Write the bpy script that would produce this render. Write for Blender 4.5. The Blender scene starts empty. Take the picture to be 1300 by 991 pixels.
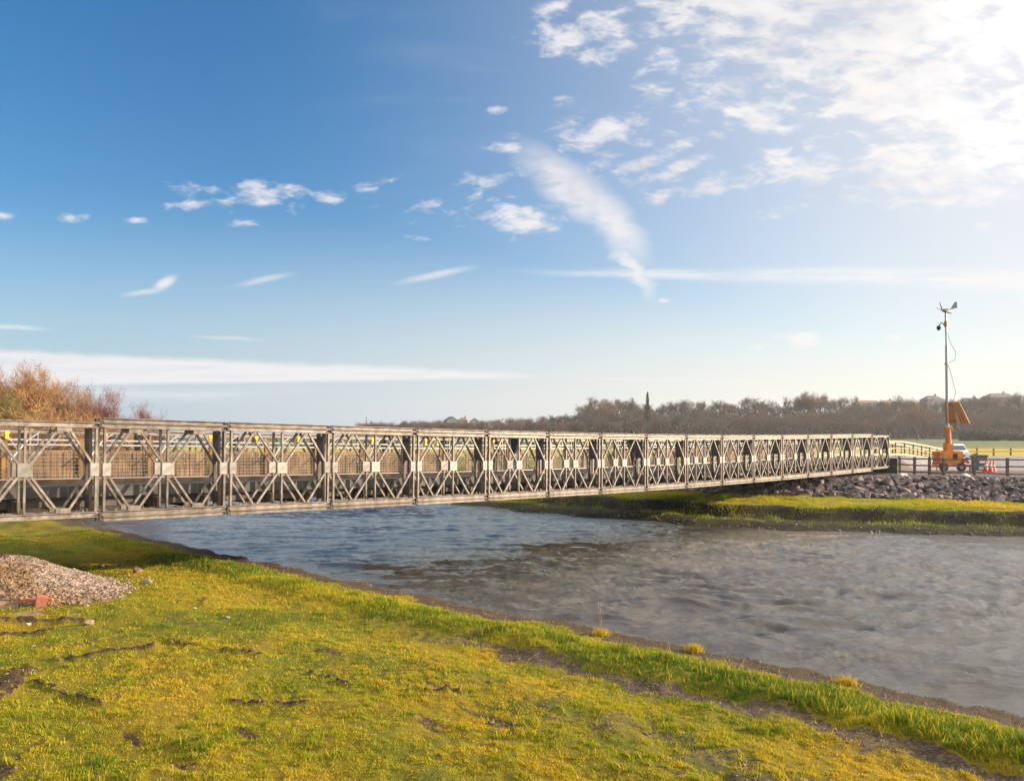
import bpy, bmesh, math, random
import numpy as np
from mathutils import Vector, Matrix, Euler
R = math.radians
rnd = random.Random(7)
scn = bpy.context.scene
COL = scn.collection
CAMZ, F, CX, HY = 4.0, 1010.0, 650.0, 555.0     # camera height, focal length and horizon measured on the photograph
RT2 = math.sqrt(2)

# ------------------------------------------------------------------ helpers
def at(px, py, z):                               # the point of height z that the photograph shows at px, py
    y = F*(CAMZ-z)/(py-HY); return Vector(((px-CX)/F*y, y, z))
def atd(px, y, z=0.0):
    return Vector(((px-CX)/F*y, y, z))
def tag(o, label=None, cat=None, group=None, kind=None):
    if label: o['label'] = label
    if cat: o['category'] = cat
    if group: o['group'] = group
    if kind: o['kind'] = kind
    return o
def empty(name, loc=(0,0,0), rz=0.0):
    o = bpy.data.objects.new(name, None); COL.objects.link(o)
    o.location = loc; o.rotation_euler = (0,0,rz); o.empty_display_size = .3
    return o
def np_mesh(name, verts, faces, mat=None, smooth=False):
    """verts (n,3), faces (m,k) with the same k"""
    verts = np.asarray(verts, dtype=np.float32); faces = np.asarray(faces, dtype=np.int32)
    me = bpy.data.meshes.new(name)
    k = faces.shape[1]; m = faces.shape[0]
    me.vertices.add(len(verts)); me.vertices.foreach_set('co', verts.ravel())
    me.loops.add(m*k); me.loops.foreach_set('vertex_index', faces.ravel())
    me.polygons.add(m); me.polygons.foreach_set('loop_start', np.arange(0, m*k, k, dtype=np.int32))
    me.polygons.foreach_set('loop_total', np.full(m, k, dtype=np.int32))
    me.polygons.foreach_set('use_smooth', np.full(m, smooth, dtype=bool))
    me.update(calc_edges=True); me.validate()
    if mat: me.materials.append(mat)
    return me
def link(name, me, parent=None, loc=None, rot=None):
    o = bpy.data.objects.new(name, me); COL.objects.link(o)
    if parent: o.parent = parent
    if loc is not None: o.location = loc
    if rot is not None: o.rotation_euler = rot
    return o

class MB:
    """collects shapes that become ONE mesh"""
    def __init__(s): s.v = []; s.f = []
    def add(s, vs, fs):
        n = len(s.v); s.v += [tuple(v) for v in vs]; s.f += [tuple(i+n for i in f) for f in fs]; return s
    def box(s, x0, x1, y0, y1, z0, z1):
        return s.add([(x0,y0,z0),(x1,y0,z0),(x1,y1,z0),(x0,y1,z0),(x0,y0,z1),(x1,y0,z1),(x1,y1,z1),(x0,y1,z1)],
                     [(0,3,2,1),(4,5,6,7),(0,1,5,4),(1,2,6,5),(2,3,7,6),(3,0,4,7)])
    def bar(s, a, b, w, h, up=(0,0,1)):
        """box along a-b; w across (horizontal side), h along up"""
        a = Vector(a); b = Vector(b); d = (b-a).normalized(); up = Vector(up)
        if abs(d.dot(up)) > .999: up = Vector((0,1,0))
        sx = d.cross(up).normalized()*w/2; uz = sx.cross(d).normalized()*h/2
        vs = [a-sx-uz, a+sx-uz, a+sx+uz, a-sx+uz, b-sx-uz, b+sx-uz, b+sx+uz, b-sx+uz]
        return s.add(vs, [(0,3,2,1),(4,5,6,7),(0,1,5,4),(1,2,6,5),(2,3,7,6),(3,0,4,7)])
    def tube(s, pts, r, n=8, cap=True):
        pts = [Vector(p) for p in pts]
        rs = r if isinstance(r, (list, tuple)) else [r]*len(pts)
        base = len(s.v); prev = None
        for i, p in enumerate(pts):
            d = (pts[min(i+1, len(pts)-1)] - pts[max(i-1, 0)])
            d = d.normalized() if d.length > 0 else Vector((0,0,1))
            if prev is None: prev = d.orthogonal().normalized()
            q = (prev - d*prev.dot(d)); q = q.normalized() if q.length > 1e-6 else d.orthogonal().normalized(); prev = q
            w = d.cross(q)
            for k in range(n):
                t = 2*math.pi*k/n
                s.v.append(tuple(p + (q*math.cos(t) + w*math.sin(t))*rs[i]))
        for i in range(len(pts)-1):
            for k in range(n):
                a = base+i*n+k; b = base+i*n+(k+1) % n
                s.f.append((a, b, b+n, a+n))
        if cap:
            s.f.append(tuple(base+k for k in range(n))[::-1]); s.f.append(tuple(base+(len(pts)-1)*n+k for k in range(n)))
        return s
    def prism(s, poly, y0, y1):
        """poly in xz extruded along y"""
        n = len(poly)
        vs = [(x, y0, z) for x, z in poly] + [(x, y1, z) for x, z in poly]
        fs = [tuple(range(n)), tuple(range(2*n-1, n-1, -1))] + [((i+1) % n, i, i+n, (i+1) % n+n) for i in range(n)]
        return s.add(vs, fs)
    def mesh(s, name, mat=None, smooth=False, bevel=0):
        me = bpy.data.meshes.new(name); me.from_pydata(s.v, [], s.f)
        bm = bmesh.new(); bm.from_mesh(me); bmesh.ops.recalc_face_normals(bm, faces=bm.faces)
        if bevel: bmesh.ops.bevel(bm, geom=bm.edges[:], offset=bevel, segments=2, affect='EDGES', clamp_overlap=True)
        bm.to_mesh(me); bm.free()
        if smooth:
            for p in me.polygons: p.use_smooth = True
        if mat: me.materials.append(mat)
        return me
    def build(s, name, mat=None, parent=None, **k):
        return link(name, s.mesh(name, mat, **k), parent)

# ------------------------------------------------------------------ noise in numpy
def _hash(ix, iy, seed):
    h = (ix*374761393 + iy*668265263 + seed*1442695041) & 0xFFFFFFFF
    h = ((h ^ (h >> 13)) * 1274126177) & 0xFFFFFFFF
    return ((h ^ (h >> 16)) & 0xFFFF) / 65535.0
def vnoise(x, y, seed=0):
    x = np.asarray(x, dtype=np.float64); y = np.asarray(y, dtype=np.float64)
    ix = np.floor(x).astype(np.int64); iy = np.floor(y).astype(np.int64)
    fx = x-ix; fy = y-iy; fx = fx*fx*(3-2*fx); fy = fy*fy*(3-2*fy)
    a = _hash(ix, iy, seed); b = _hash(ix+1, iy, seed); c = _hash(ix, iy+1, seed); d = _hash(ix+1, iy+1, seed)
    return (a*(1-fx)+b*fx)*(1-fy) + (c*(1-fx)+d*fx)*fy
def fbm(x, y, seed=0, oct=4):
    s = 0; a = .5; t = 0
    for i in range(oct):
        s = s + a*vnoise(x*2**i+17.3*i, y*2**i-9.1*i, seed+i); t += a; a *= .5
    return s/t                                    # 0..1
def sm(a, b, x):
    t = np.clip((x-a)/(b-a), 0, 1); return t*t*(3-2*t)

# ------------------------------------------------------------------ materials
MATS = {}
def mat(name, col, rough=.7, metal=0.0, col2=None, scale=5.0, bump=0.0, bscale=None, detail=6, spec=.5, gen=False, contrast=(.35,.65), trans=0.0):
    if name in MATS: return MATS[name]
    m = bpy.data.materials.new(name); m.use_nodes = True; nt = m.node_tree; b = nt.nodes['Principled BSDF']
    b.inputs['Base Color'].default_value = (*col, 1); b.inputs['Roughness'].default_value = rough
    b.inputs['Metallic'].default_value = metal; b.inputs['Specular IOR Level'].default_value = spec
    if col2 or bump:
        tc = nt.nodes.new('ShaderNodeTexCoord')
        src = tc.outputs['Object']
        n = nt.nodes.new('ShaderNodeTexNoise'); n.inputs['Scale'].default_value = scale; n.inputs['Detail'].default_value = detail
        nt.links.new(src, n.inputs['Vector'])
        if col2:
            mr = nt.nodes.new('ShaderNodeMapRange'); mr.inputs[1].default_value = contrast[0]; mr.inputs[2].default_value = contrast[1]
            nt.links.new(n.outputs[0], mr.inputs[0])
            mx = nt.nodes.new('ShaderNodeMix'); mx.data_type = 'RGBA'
            mx.inputs[6].default_value = (*col, 1); mx.inputs[7].default_value = (*col2, 1)
            nt.links.new(mr.outputs[0], mx.inputs[0]); nt.links.new(mx.outputs[2], b.inputs['Base Color'])
        if bump:
            n2 = nt.nodes.new('ShaderNodeTexNoise'); n2.inputs['Scale'].default_value = bscale or scale*4; n2.inputs['Detail'].default_value = 5
            nt.links.new(src, n2.inputs['Vector'])
            bp = nt.nodes.new('ShaderNodeBump'); bp.inputs['Strength'].default_value = bump; bp.inputs['Distance'].default_value = .02
            nt.links.new(n2.outputs[0], bp.inputs['Height']); nt.links.new(bp.outputs[0], b.inputs['Normal'])
    MATS[name] = m; return m
STEEL = mat('galvanised_steel', (.305,.255,.215), .45, .25, (.145,.115,.092), 5.5, .15, 30)
PLATE = mat('pale_gusset_steel', (.36,.33,.30), .5, .25, (.23,.20,.175), 7)
DSTEEL = mat('dull_dark_steel', (.12,.10,.085), .6, .3, (.06,.045,.035), 3)
PINM = mat('dark_pin_steel', (.06,.05,.04), .6, .3)
DECKM = mat('deck_steel', (.09,.082,.075), .65, .2, (.05,.045,.04), 2)
WOOD = mat('weathered_boards', (.31,.19,.10), .8, 0, (.14,.08,.045), 2.5, .3, 18)
POSTW = mat('brown_timber_post', (.30,.15,.045), .8, 0, (.14,.075,.03), 3)
FENCEW = mat('weathered_fence_timber', (.19,.155,.12), .85, 0, (.09,.07,.055), 5)
PALEW = mat('new_pale_timber', (.40,.31,.22), .7, 0, (.28,.21,.14), 4)
RAILM = mat('pale_handrail_tube', (.36,.36,.36), .4, .3)
WIREM = mat('mesh_wire', (.25,.22,.2), .6, .3)
YELLOW = mat('yellow_lamp_plastic', (.8,.36,.01), .4)
ORANGE = mat('orange_machine_paint', (.70,.22,.012), .45, 0, (.42,.12,.01), 2.2)
GREYM = mat('grey_mast_metal', (.36,.35,.33), .45, .5)
BLACK = mat('black_rubber', (.02,.02,.02), .7)
DARKGL = mat('dark_glass', (.03,.045,.05), .12, 0)
CONCR = mat('stained_concrete', (.085,.078,.07), .85, 0, (.045,.04,.036), 1.5, .3, 12)
ROCKM = mat('riprap_stone', (.25,.185,.17), .85, 0, (.09,.065,.06), 1.6, .6, 9)
ROCKP = mat('pale_limestone', (.62,.56,.5), .85, 0, (.4,.35,.3), 3, .4, 12)
BRICKM = mat('broken_brick', (.42,.15,.07), .85, 0, (.3,.11,.06), 14, .5, 40)
SOILM = mat('dark_soil', (.06,.035,.02), .95, 0, (.1,.06,.035), 8, .6, 20)
GRAVELM = mat('pale_gravel', (.38,.29,.23), .85, 0, (.15,.10,.07), 6)
RUBBLEM = mat('brown_rubble', (.27,.17,.1), .9, 0, (.13,.08,.045), 6, .8, 20)
WHITEP = mat('white_car_paint', (.78,.78,.76), .25)
TEAL = mat('dark_teal_paint', (.035,.10,.105), .4)
REDP = mat('red_plastic', (.72,.05,.03), .5)
WHITEPL = mat('white_plastic', (.8,.8,.78), .5)
HWALL = mat('pale_render_wall', (.36,.33,.3), .8)
HWALL2 = mat('brick_house_wall', (.3,.2,.15), .8)
HROOF = mat('slate_roof', (.13,.12,.12), .7)
HROOF2 = mat('clay_tile_roof', (.26,.15,.10), .8)
HGLASS = mat('window_glass', (.05,.06,.07), .1)
BARK = mat('bark', (.12,.095,.075), .9)
TW_FAR = [mat('winter_twigs_'+n, c, .9) for n, c in (('brown',(.115,.072,.045)),('grey',(.115,.085,.062)),('reddish',(.15,.07,.04)),('ivy',(.045,.05,.028)))]
TW_OR = mat('orange_willow_twigs', (.30,.155,.05), .85); TW_OL = mat('olive_twigs', (.17,.13,.04), .85)
TW_PU = mat('purple_brown_twigs', (.20,.085,.065), .85); TW_TAN = mat('tan_twigs', (.29,.16,.07), .85)
GREENB = mat('evergreen_leaf', (.035,.05,.025), .8, 0, (.06,.07,.035), 1)

def weather(m, rust, amt, var):
    nt = m.node_tree; b = nt.nodes['Principled BSDF']; src = b.inputs['Base Color'].links[0].from_socket
    oi = nt.nodes.new('ShaderNodeObjectInfo'); tc = nt.nodes.new('ShaderNodeTexCoord')
    ad = nt.nodes.new('ShaderNodeVectorMath'); ad.operation = 'ADD'; mu = nt.nodes.new('ShaderNodeVectorMath'); mu.operation = 'SCALE'; mu.inputs[0].default_value = (37,11,5)
    nt.links.new(oi.outputs['Random'], mu.inputs['Scale']); nt.links.new(tc.outputs['Object'], ad.inputs[0]); nt.links.new(mu.outputs[0], ad.inputs[1])
    mp = nt.nodes.new('ShaderNodeMapping'); mp.inputs['Scale'].default_value = (9,9,1.3); nt.links.new(ad.outputs[0], mp.inputs[0])
    n = nt.nodes.new('ShaderNodeTexNoise'); n.inputs['Scale'].default_value = 1.6; n.inputs['Detail'].default_value = 6; n.inputs['Roughness'].default_value = .65; nt.links.new(mp.outputs[0], n.inputs['Vector'])
    mr = nt.nodes.new('ShaderNodeMapRange'); mr.inputs[1].default_value = .54; mr.inputs[2].default_value = .70; mr.inputs[4].default_value = amt; nt.links.new(n.outputs[0], mr.inputs[0])
    mx = nt.nodes.new('ShaderNodeMix'); mx.data_type = 'RGBA'; nt.links.new(mr.outputs[0], mx.inputs[0]); nt.links.new(src, mx.inputs[6]); mx.inputs[7].default_value = (*rust,1)
    hs = nt.nodes.new('ShaderNodeHueSaturation'); v = nt.nodes.new('ShaderNodeMapRange'); v.inputs[3].default_value = 1-var; v.inputs[4].default_value = 1+var*.5; nt.links.new(oi.outputs['Random'], v.inputs[0]); nt.links.new(v.outputs[0], hs.inputs['Value'])
    nt.links.new(mx.outputs[2], hs.inputs['Color']); nt.links.new(hs.outputs[0], b.inputs['Base Color'])
weather(STEEL, (.14,.075,.04), .8, .22); weather(PLATE, (.2,.12,.08), .75, .3); weather(WOOD, (.09,.055,.03), .7, .3); weather(ORANGE, (.16,.06,.02), .6, .1); weather(ROCKM, (.33,.27,.22), .5, .45); weather(POSTW, (.08,.05,.03), .5, .3)
# ------------------------------------------------------------------ terrain shape
P0 = Vector((-9.47, 18.25, 0)); L = 3.045; KN, KF = -3, 16
CK = [(-3,-.60),(-2,-.64),(0,-.74),(3,-.89),(5,-1.0),(9,-1.063),(12,-1.03),(15,-.955),(16,-.925)]
_cy = None
def ck(k):
    global _cy
    if _cy is None: _cy = np.polyfit([a for a, b in CK], [b for a, b in CK], 4)
    return float(np.polyval(_cy, k))
HP = 2.16                                         # panel height
def zb(k): return CAMZ + ck(k) - HP/2             # underside of a panel's lower chord, world z
UN = ([-60,-5,4.2,7.1,9.2,11.7,16.8,24,37.9,90], [13.6,12.9,12.5,12.4,12.3,12.0,11.8,11.6,11.3,10.8])
UF = ([-80,-8,8,13,16,18.7,21.5,24.8,30.3,35.7,90], [98,48.8,37.2,34.2,32.4,31.8,31.3,30.9,30.8,31.5,33.5])
UR = ([-80,-10,10.4,21.7,27.4,90], [112,58.5,47.9,42.6,41.9,44])
# hill ridge: photo x -> photo y of the tree line
TLX = [300,430,460,480,520,560,600,640,690,735,752,790,850,880,910,950,985,1030,1075,1110,1145,1180,1220,1250,1300,1400,1600]
TLY = [545,543,540,535,531,530,531,528,525,519,510,508,513,510,513,508,511,502,507,511,506,512,508,507,503,500,500]
def ridge(px): return np.interp(px, TLX, TLY)
def hill_top_z(x, y):                             # ground height on the hill crest seen in that direction
    px = CX + F*x/np.maximum(y, 1); return np.maximum(1.5, CAMZ + (HY-ridge(px))/F*520 - 10.5)
STREAKS = [((75,836),(190,823),.13),((0,786),(100,786),.16),((5,800),(62,797),.14),((220,816),(242,822),.07),
           ((-20,885),(30,850),.3),((40,860),(130,893),.06),((285,826),(330,832),.05),((300,888),(385,892),.07),((520,876),(585,878),.06),
           ((395,850),(450,868),.05),((100,703),(255,712),.0)]
def height(x, y, full=False):
    x = np.asarray(x, float); y = np.asarray(y, float)
    u = (x+y)/RT2; v = (y-x)/RT2
    w1 = (fbm(x*.9, y*.9, 3, 3)-.5)
    un = np.interp(v, *UN) + (fbm(v*1.3, u*.2, 5, 3)-.5)*.7*1
    uf = np.interp(v, *UF) + (fbm(v*.5, u*.1, 6, 3)-.5)*1.6
    ur = np.interp(v, *UR) + (fbm(v*.4, 0*v, 8, 2)-.5)*1.2
    d = un-u                                      # inland on the near side
    zn = (.34*sm(0,.3,d) + .06*sm(.5,1.3,d) + .09*sm(1.3,1.8,d)*(1-sm(2.1,2.7,d)) + .10*sm(3.2,4.5,d)
          + (fbm(x*.35, y*.35, 11, 3)-.5)*.22*sm(1,4,d) + (fbm(x*2.3, y*2.3, 12, 3)-.5)*.09*sm(.2,1.2,d) + (fbm(x*8, y*8, 13, 2)-.5)*.03)
    r = np.hypot(x, y); zn = zn + 1.75*(1-sm(3.0,6.8,r))
    zn = np.where(d < 0, np.maximum(-.9, d*.6), zn)
    e = u-uf                                      # inland on the far side
    zf = (.16*sm(0,1.0,e) + .50*sm(3.0,4.3,e + (fbm(v*.25,u*.1,31,2)-.5)*1.2) + (fbm(x*.5, y*.5, 21, 3)-.5)*.14*sm(.3,2,e))
    g = u-ur
    zf = zf + .90*sm(0,3.8,g)
    # road ramp behind the far abutment
    emb = sm(20.4,21.6,v)*(1-sm(25.3,27.5,v))*sm(54.6,55.6,u)*(1-sm(64,82,u))
    zf = zf + .95*emb
    zf = zf + 1.4*sm(200,400,y)
    hz = hill_top_z(x, y)
    zf = zf + np.maximum(hz-3, 0)*sm(402,515,y) + (fbm(x*.02, y*.02, 41, 3)-.5)*.25*sm(80,160,y)
    zf = np.where(e < 0, np.maximum(-.9, e*.5), zf)
    z = np.where(u < (un+uf)/2, zn, zf)
    # upstream and downstream land far to the sides
    if not full: return z
    # ---- what the ground is made of, and the painted bank shade
    near = u < (un+uf)/2
    n1 = fbm(x*1.7, y*1.7, 51, 4); n3 = fbm(x*11, y*11, 53, 3); n2 = fbm(x*.8, y*.8, 52, 3)
    dirt = near*(1-sm(.8,1.15,d+(n1-.5)*1.1+(n3-.5)*.5))
    pathm = near*sm(2.35,2.6,d+(n1-.5)*.7)*(1-sm(2.85,3.15,d+(n1-.5)*.9))*sm(15.5,9,v)*.66
    path2 = near*sm(4.2,4.5,d+(n1-.5)*1.1)*(1-sm(4.8,5.2,d+(n1-.5)*1.1))*sm(9.5,5.5,v)*.5
    # torn strips of turf, long in the direction of the river
    st = fbm(v*.7+3, u*3.2, 61, 4); patch = near*sm(.745,.80,st+(n3-.5)*.14)*sm(3.4,4.2,d)*.8
    line = near*sm(.03,.0,abs(fbm(v*.16, u*.5, 64, 2)-.5))*sm(.45,.62,n2)*sm(3.4,4.4,d)*.42
    soil = np.zeros_like(z)
    for a, b, w in STREAKS:
        if w <= 0: continue
        A = at(a[0], a[1], .5); B = at(b[0], b[1], .5)
        ab = B-A; t = np.clip(((x-A.x)*ab.x+(y-A.y)*ab.y)/ab.length_squared, 0, 1)
        dd = np.hypot(x-A.x-t*ab.x, y-A.y-t*ab.y)
        soil = np.maximum(soil, sm(1.0,.45, dd/(w*1.15) + (n1-.5)*1.1 + (n3-.5)*1.5))
    z = z + soil*near*.10*fbm(x*9, y*9, 71, 2)
    soil = np.clip(soil*sm(.30,.5,n3*.6+n1*.4)+patch*.7+line, 0, 1)*near
    gravel = np.clip(pathm+path2, 0, 1)
    far = ~near
    mud_shade = far*(np.clip(1-sm(.7,1.8,e+(n1-.5)*1.5),0,1) + sm(40,28,v+ (n2-.5)*6)*(1-sm(4.2,5.4,e+(fbm(v*.25,u*.1,31,2)-.5)*1.2+(n1-.5)*1.4))*(.72+.28*sm(.35,.65,n2)))  # waterline mud, plus a wide band painting the bank's shade as colour
    rock = far*sm(-.35,.05,g+(n1-.5)*.5)*(1-sm(60,66,y))*sm(100,90,u)
    tarm = far*sm(58,60,y)*(1-sm(98,102,y))*sm(.33,.36,x/np.maximum(y,1)+ (n2-.5)*.02)
    yel = far*sm(99,103,y)*(1-sm(185,200,y+(n2-.5)*16))
    farf = far*sm(185,200,y+(n2-.5)*16)
    return z, dict(dirt=dirt, gravel=gravel, soil=soil, mud_shade=np.clip(mud_shade,0,1), rock=rock, tarm=tarm, yel=yel, farf=farf)

def polar_grid(r0, r1, nr, ang_fine, step_fine, step_coarse, p=1.0):
    """a sheet round the camera, finest where it is nearest and towards the river"""
    t = np.linspace(0, 1, nr)**p; rr = r0*(r1/r0)**t
    a = list(np.arange(-ang_fine, ang_fine+1e-6, step_fine))
    b = list(np.arange(ang_fine+step_coarse, 360-ang_fine-step_coarse*.5, step_coarse))
    an = np.radians(np.array(a+b)); n = len(an)
    rr_, aa = np.meshgrid(rr, an, indexing='ij')
    x = rr_*np.sin(aa); y = rr_*np.cos(aa)
    i, j = np.meshgrid(np.arange(nr-1), np.arange(n), indexing='ij'); j2 = (j+1) % n
    f = np.stack([i*n+j, (i+1)*n+j, (i+1)*n+j2, i*n+j2], -1).reshape(-1, 4)[:, ::-1]
    return x.ravel(), y.ravel(), f

def shader_math(nt):
    class S:
        def __init__(s, o): s.o = o
        def _b(s, op, q, r=None, clamp=False):
            n = nt.nodes.new('ShaderNodeMath'); n.operation = op; n.use_clamp = clamp
            for i, w in enumerate([s, q] + ([r] if r is not None else [])):
                if w is None: continue
                if isinstance(w, S): nt.links.new(w.o, n.inputs[i])
                else: n.inputs[i].default_value = w
            return S(n.outputs[0])
        def __add__(s, q): return s._b('ADD', q)
        __radd__ = __add__
        def __mul__(s, q): return s._b('MULTIPLY', q)
        __rmul__ = __mul__
        def __sub__(s, q): return s._b('SUBTRACT', q)
        def __rsub__(s, q): return (s*-1)+q
        def __truediv__(s, q): return s._b('DIVIDE', q)
        def mx(s, q): return s._b('MAXIMUM', q)
        def mn(s, q): return s._b('MINIMUM', q)
        def abs(s): return s._b('ABSOLUTE', None)
        def exp(s): return s._b('EXPONENT', None)
        def pw(s, q): return s._b('POWER', q)
        def sqrt(s): return s._b('SQRT', None)
        def clamp(s): return s._b('ADD', 0.0, clamp=True)
        def ss(s, a, b, lo=0.0, hi=1.0):
            n = nt.nodes.new('ShaderNodeMapRange'); n.interpolation_type = 'SMOOTHSTEP'
            nt.links.new(s.o, n.inputs[0])
            for i, w in ((1,a),(2,b),(3,lo),(4,hi)):
                if isinstance(w, S): nt.links.new(w.o, n.inputs[i])
                else: n.inputs[i].default_value = w
            return S(n.outputs[0])
    def noise(vec, scale, detail=6, rough=.5, dist=0.0, mapping=None):
        n = nt.nodes.new('ShaderNodeTexNoise'); n.inputs['Scale'].default_value = scale; n.inputs['Detail'].default_value = detail
        n.inputs['Roughness'].default_value = rough; n.inputs['Distortion'].default_value = dist
        if mapping:
            m = nt.nodes.new('ShaderNodeMapping'); m.inputs['Rotation'].default_value = mapping[0]; m.inputs['Scale'].default_value = mapping[1]
            m.inputs['Location'].default_value = mapping[2] if len(mapping) > 2 else (0,0,0)
            nt.links.new(vec, m.inputs[0]); vec = m.outputs[0]
        nt.links.new(vec, n.inputs['Vector']); return S(n.outputs[0])
    def mix(fac, a, b):
        n = nt.nodes.new('ShaderNodeMix'); n.data_type = 'RGBA'
        if isinstance(fac, S): nt.links.new(fac.o, n.inputs[0])
        else: n.inputs[0].default_value = fac
        for i, w in ((6,a),(7,b)):
            if isinstance(w, tuple): n.inputs[i].default_value = (*w, 1)
            else: nt.links.new(w, n.inputs[i])
        return n.outputs[2]
    return S, noise, mix

def ground_material():
    m = bpy.data.materials.new('ground_cover'); m.use_nodes = True; nt = m.node_tree; b = nt.nodes['Principled BSDF']
    S, noise, mix = shader_math(nt)
    tc = nt.nodes.new('ShaderNodeTexCoord').outputs['Object']
    def attr(nm):
        a = nt.nodes.new('ShaderNodeAttribute'); a.attribute_name = nm; return S(a.outputs['Fac'])
    fine = noise(tc, 28, 5, .65); mid = noise(tc, 1.6, 5, .6); big = noise(tc, .35, 4)
    pix = noise(tc, 9, 6, .7)
    g = mix(mid.ss(.38,.62), (.17,.14,.012), (.09,.10,.01))
    g = mix(big.ss(.45,.62), g, (.20,.14,.012))
    g = mix(fine.ss(.5,.72)*.55, g, (.08,.07,.008))
    fa = attr('farbank')
    g = mix(fa, g, mix(mid.ss(.35,.65), (.05,.06,.010), (.24,.20,.02)))
    dirt = mix(fine.ss(.35,.65), (.045,.032,.02), (.10,.07,.042))
    dirt = mix(pix.ss(.55,.68), dirt, (.10,.10,.025))
    c = mix(attr('dirt').ss(.35,.65), g, dirt)
    gr = mix(fine.ss(.4,.62), (.055,.036,.024), (.15,.105,.075)); gr = mix(pix.ss(.5,.62), gr, (.07,.045,.025))
    c = mix((attr('gravel')+ (pix-.5)*1.5).ss(.4,.62), c, gr)
    c = mix((attr('soil')+ (pix-.5)*.9).ss(.35,.6), c, mix(fine.ss(.4,.6), (.035,.022,.012), (.11,.065,.035)))
    c = mix((attr('mud_shade')+ (pix-.5)*.5).ss(.3,.7), c, mix(mid.ss(.35,.65), (.020,.014,.010), (.038,.036,.011)))  # wet mud brown to dark olive, far bank shade put into the colour
    c = mix(attr('rock').ss(.3,.7), c, mix(fine.ss(.35,.65), (.10,.075,.072), (.19,.15,.145)))
    c = mix(attr('tarm').ss(.2,.8), c, mix(mid.ss(.3,.7), (.22,.195,.20), (.29,.26,.27)))
    c = mix(attr('yel').ss(.2,.8), c, mix(mid.ss(.3,.7), (.33,.26,.05), (.4,.32,.08)))
    c = mix(attr('farf').ss(.2,.8), c, mix(noise(tc,.02,4).ss(.35,.65), (.085,.12,.06), (.13,.14,.07)))
    c = mix(attr('hill').ss(.2,.8), c, mix(mid.ss(.3,.7), (.06,.045,.03), (.09,.065,.04)))
    nt.links.new(c, b.inputs['Base Color']); b.inputs['Roughness'].default_value = .95; b.inputs['Specular IOR Level'].default_value = .15
    bp = nt.nodes.new('ShaderNodeBump'); bp.inputs['Strength'].default_value = .8; bp.inputs['Distance'].default_value = .04
    nt.links.new((fine+pix*1.2).o, bp.inputs['Height']); nt.links.new(bp.outputs[0], b.inputs['Normal'])
    return m
GROUNDM = ground_material()
x, y, f = polar_grid(2.6, 3800, 760, 46, .17, 4, 1.25)
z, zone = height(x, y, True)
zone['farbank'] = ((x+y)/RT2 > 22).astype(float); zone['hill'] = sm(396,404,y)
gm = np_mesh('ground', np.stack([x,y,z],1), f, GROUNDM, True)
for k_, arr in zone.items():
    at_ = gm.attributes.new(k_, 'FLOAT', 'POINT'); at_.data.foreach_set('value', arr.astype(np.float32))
tag(link('ground', gm), kind='structure')

# ------------------------------------------------------------------ water
def water_material():
    m = bpy.data.materials.new('river_water'); m.use_nodes = True; nt = m.node_tree; b = nt.nodes['Principled BSDF']
    S, noise, mix = shader_math(nt)
    tc = nt.nodes.new('ShaderNodeTexCoord').outputs['Object']
    n = noise(tc, .5, 3)
    nt.links.new(mix(n.ss(.3,.7), (.040,.034,.024), (.066,.056,.042)), b.inputs['Base Color'])
    b.inputs['Roughness'].default_value = .07; b.inputs['IOR'].default_value = 1.45
    r = noise(tc, 3.2, 6, .62, .6, ((0,0,R(20)), (1,1.9,1))); r2 = noise(tc, 9, 5, .65, .3, ((0,0,R(-12)), (.8,2.2,1)))
    bp = nt.nodes.new('ShaderNodeBump'); bp.inputs['Strength'].default_value = .7; bp.inputs['Distance'].default_value = .034
    nt.links.new((r+r2*.55).o, bp.inputs['Height']); nt.links.new(bp.outputs[0], b.inputs['Normal'])
    return m
def waves(x, y):
    rs = np.random.RandomState(4); z = np.zeros_like(x)
    wx = x + (fbm(x*.3, y*.3, 81, 3)-.5)*2.2; wy = y + (fbm(x*.3+9, y*.3, 82, 3)-.5)*2.2
    for i in range(60):
        lam = .28*(2.3/.28)**rs.rand(); th = R(84)+rs.randn()*R(22)      # crests run mostly left to right
        k = 2*math.pi/lam; ph = rs.rand()*6.28; a = .0040*lam**.66
        s = np.sin(k*(wx*math.cos(th)+wy*math.sin(th))+ph)
        env = .35+1.3*fbm(x*.22+i*3.1, y*.22, 90+i, 2)
        z = z + a*env*(1-2*np.abs(s)**.9 if i % 4 == 0 else s)
    amp = .55+1.1*sm(.35,.65,fbm(x*.12, y*.16, 85, 3))
    def ridged(sx, sy, sd): return 1-np.abs(2*fbm(wx*sx+wy*.25*sx, wy*sy-wx*.12*sy, sd, 2)-1)*2.2
    z = z*.8 + .030*ridged(.55,1.5,301) + .019*ridged(1.2,3.1,302) + .010*ridged(2.5,6.0,303)
    return z*amp*np.interp(np.hypot(x,y), [8,60,120], [1,1,.3])
x, y, f = polar_grid(8.5, 420, 800, 44, .16, 5, .95)
wz = waves(x, y)
u = (x+y)/RT2; v = (y-x)/RT2
edge = np.minimum(u-np.interp(v,*UN), np.interp(v,*UF)-u)
wz = wz*(.25+.75*sm(0,2.5,edge))
keep = (edge > -4)
fk = f[keep[f].all(1)]
idx = np.unique(fk); mp = np.zeros(len(x), int); mp[idx] = np.arange(len(idx))
wm = np_mesh('water', np.stack([x,y,wz],1)[idx], mp[fk], water_material(), True)
tag(link('water', wm), kind='structure')

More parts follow.
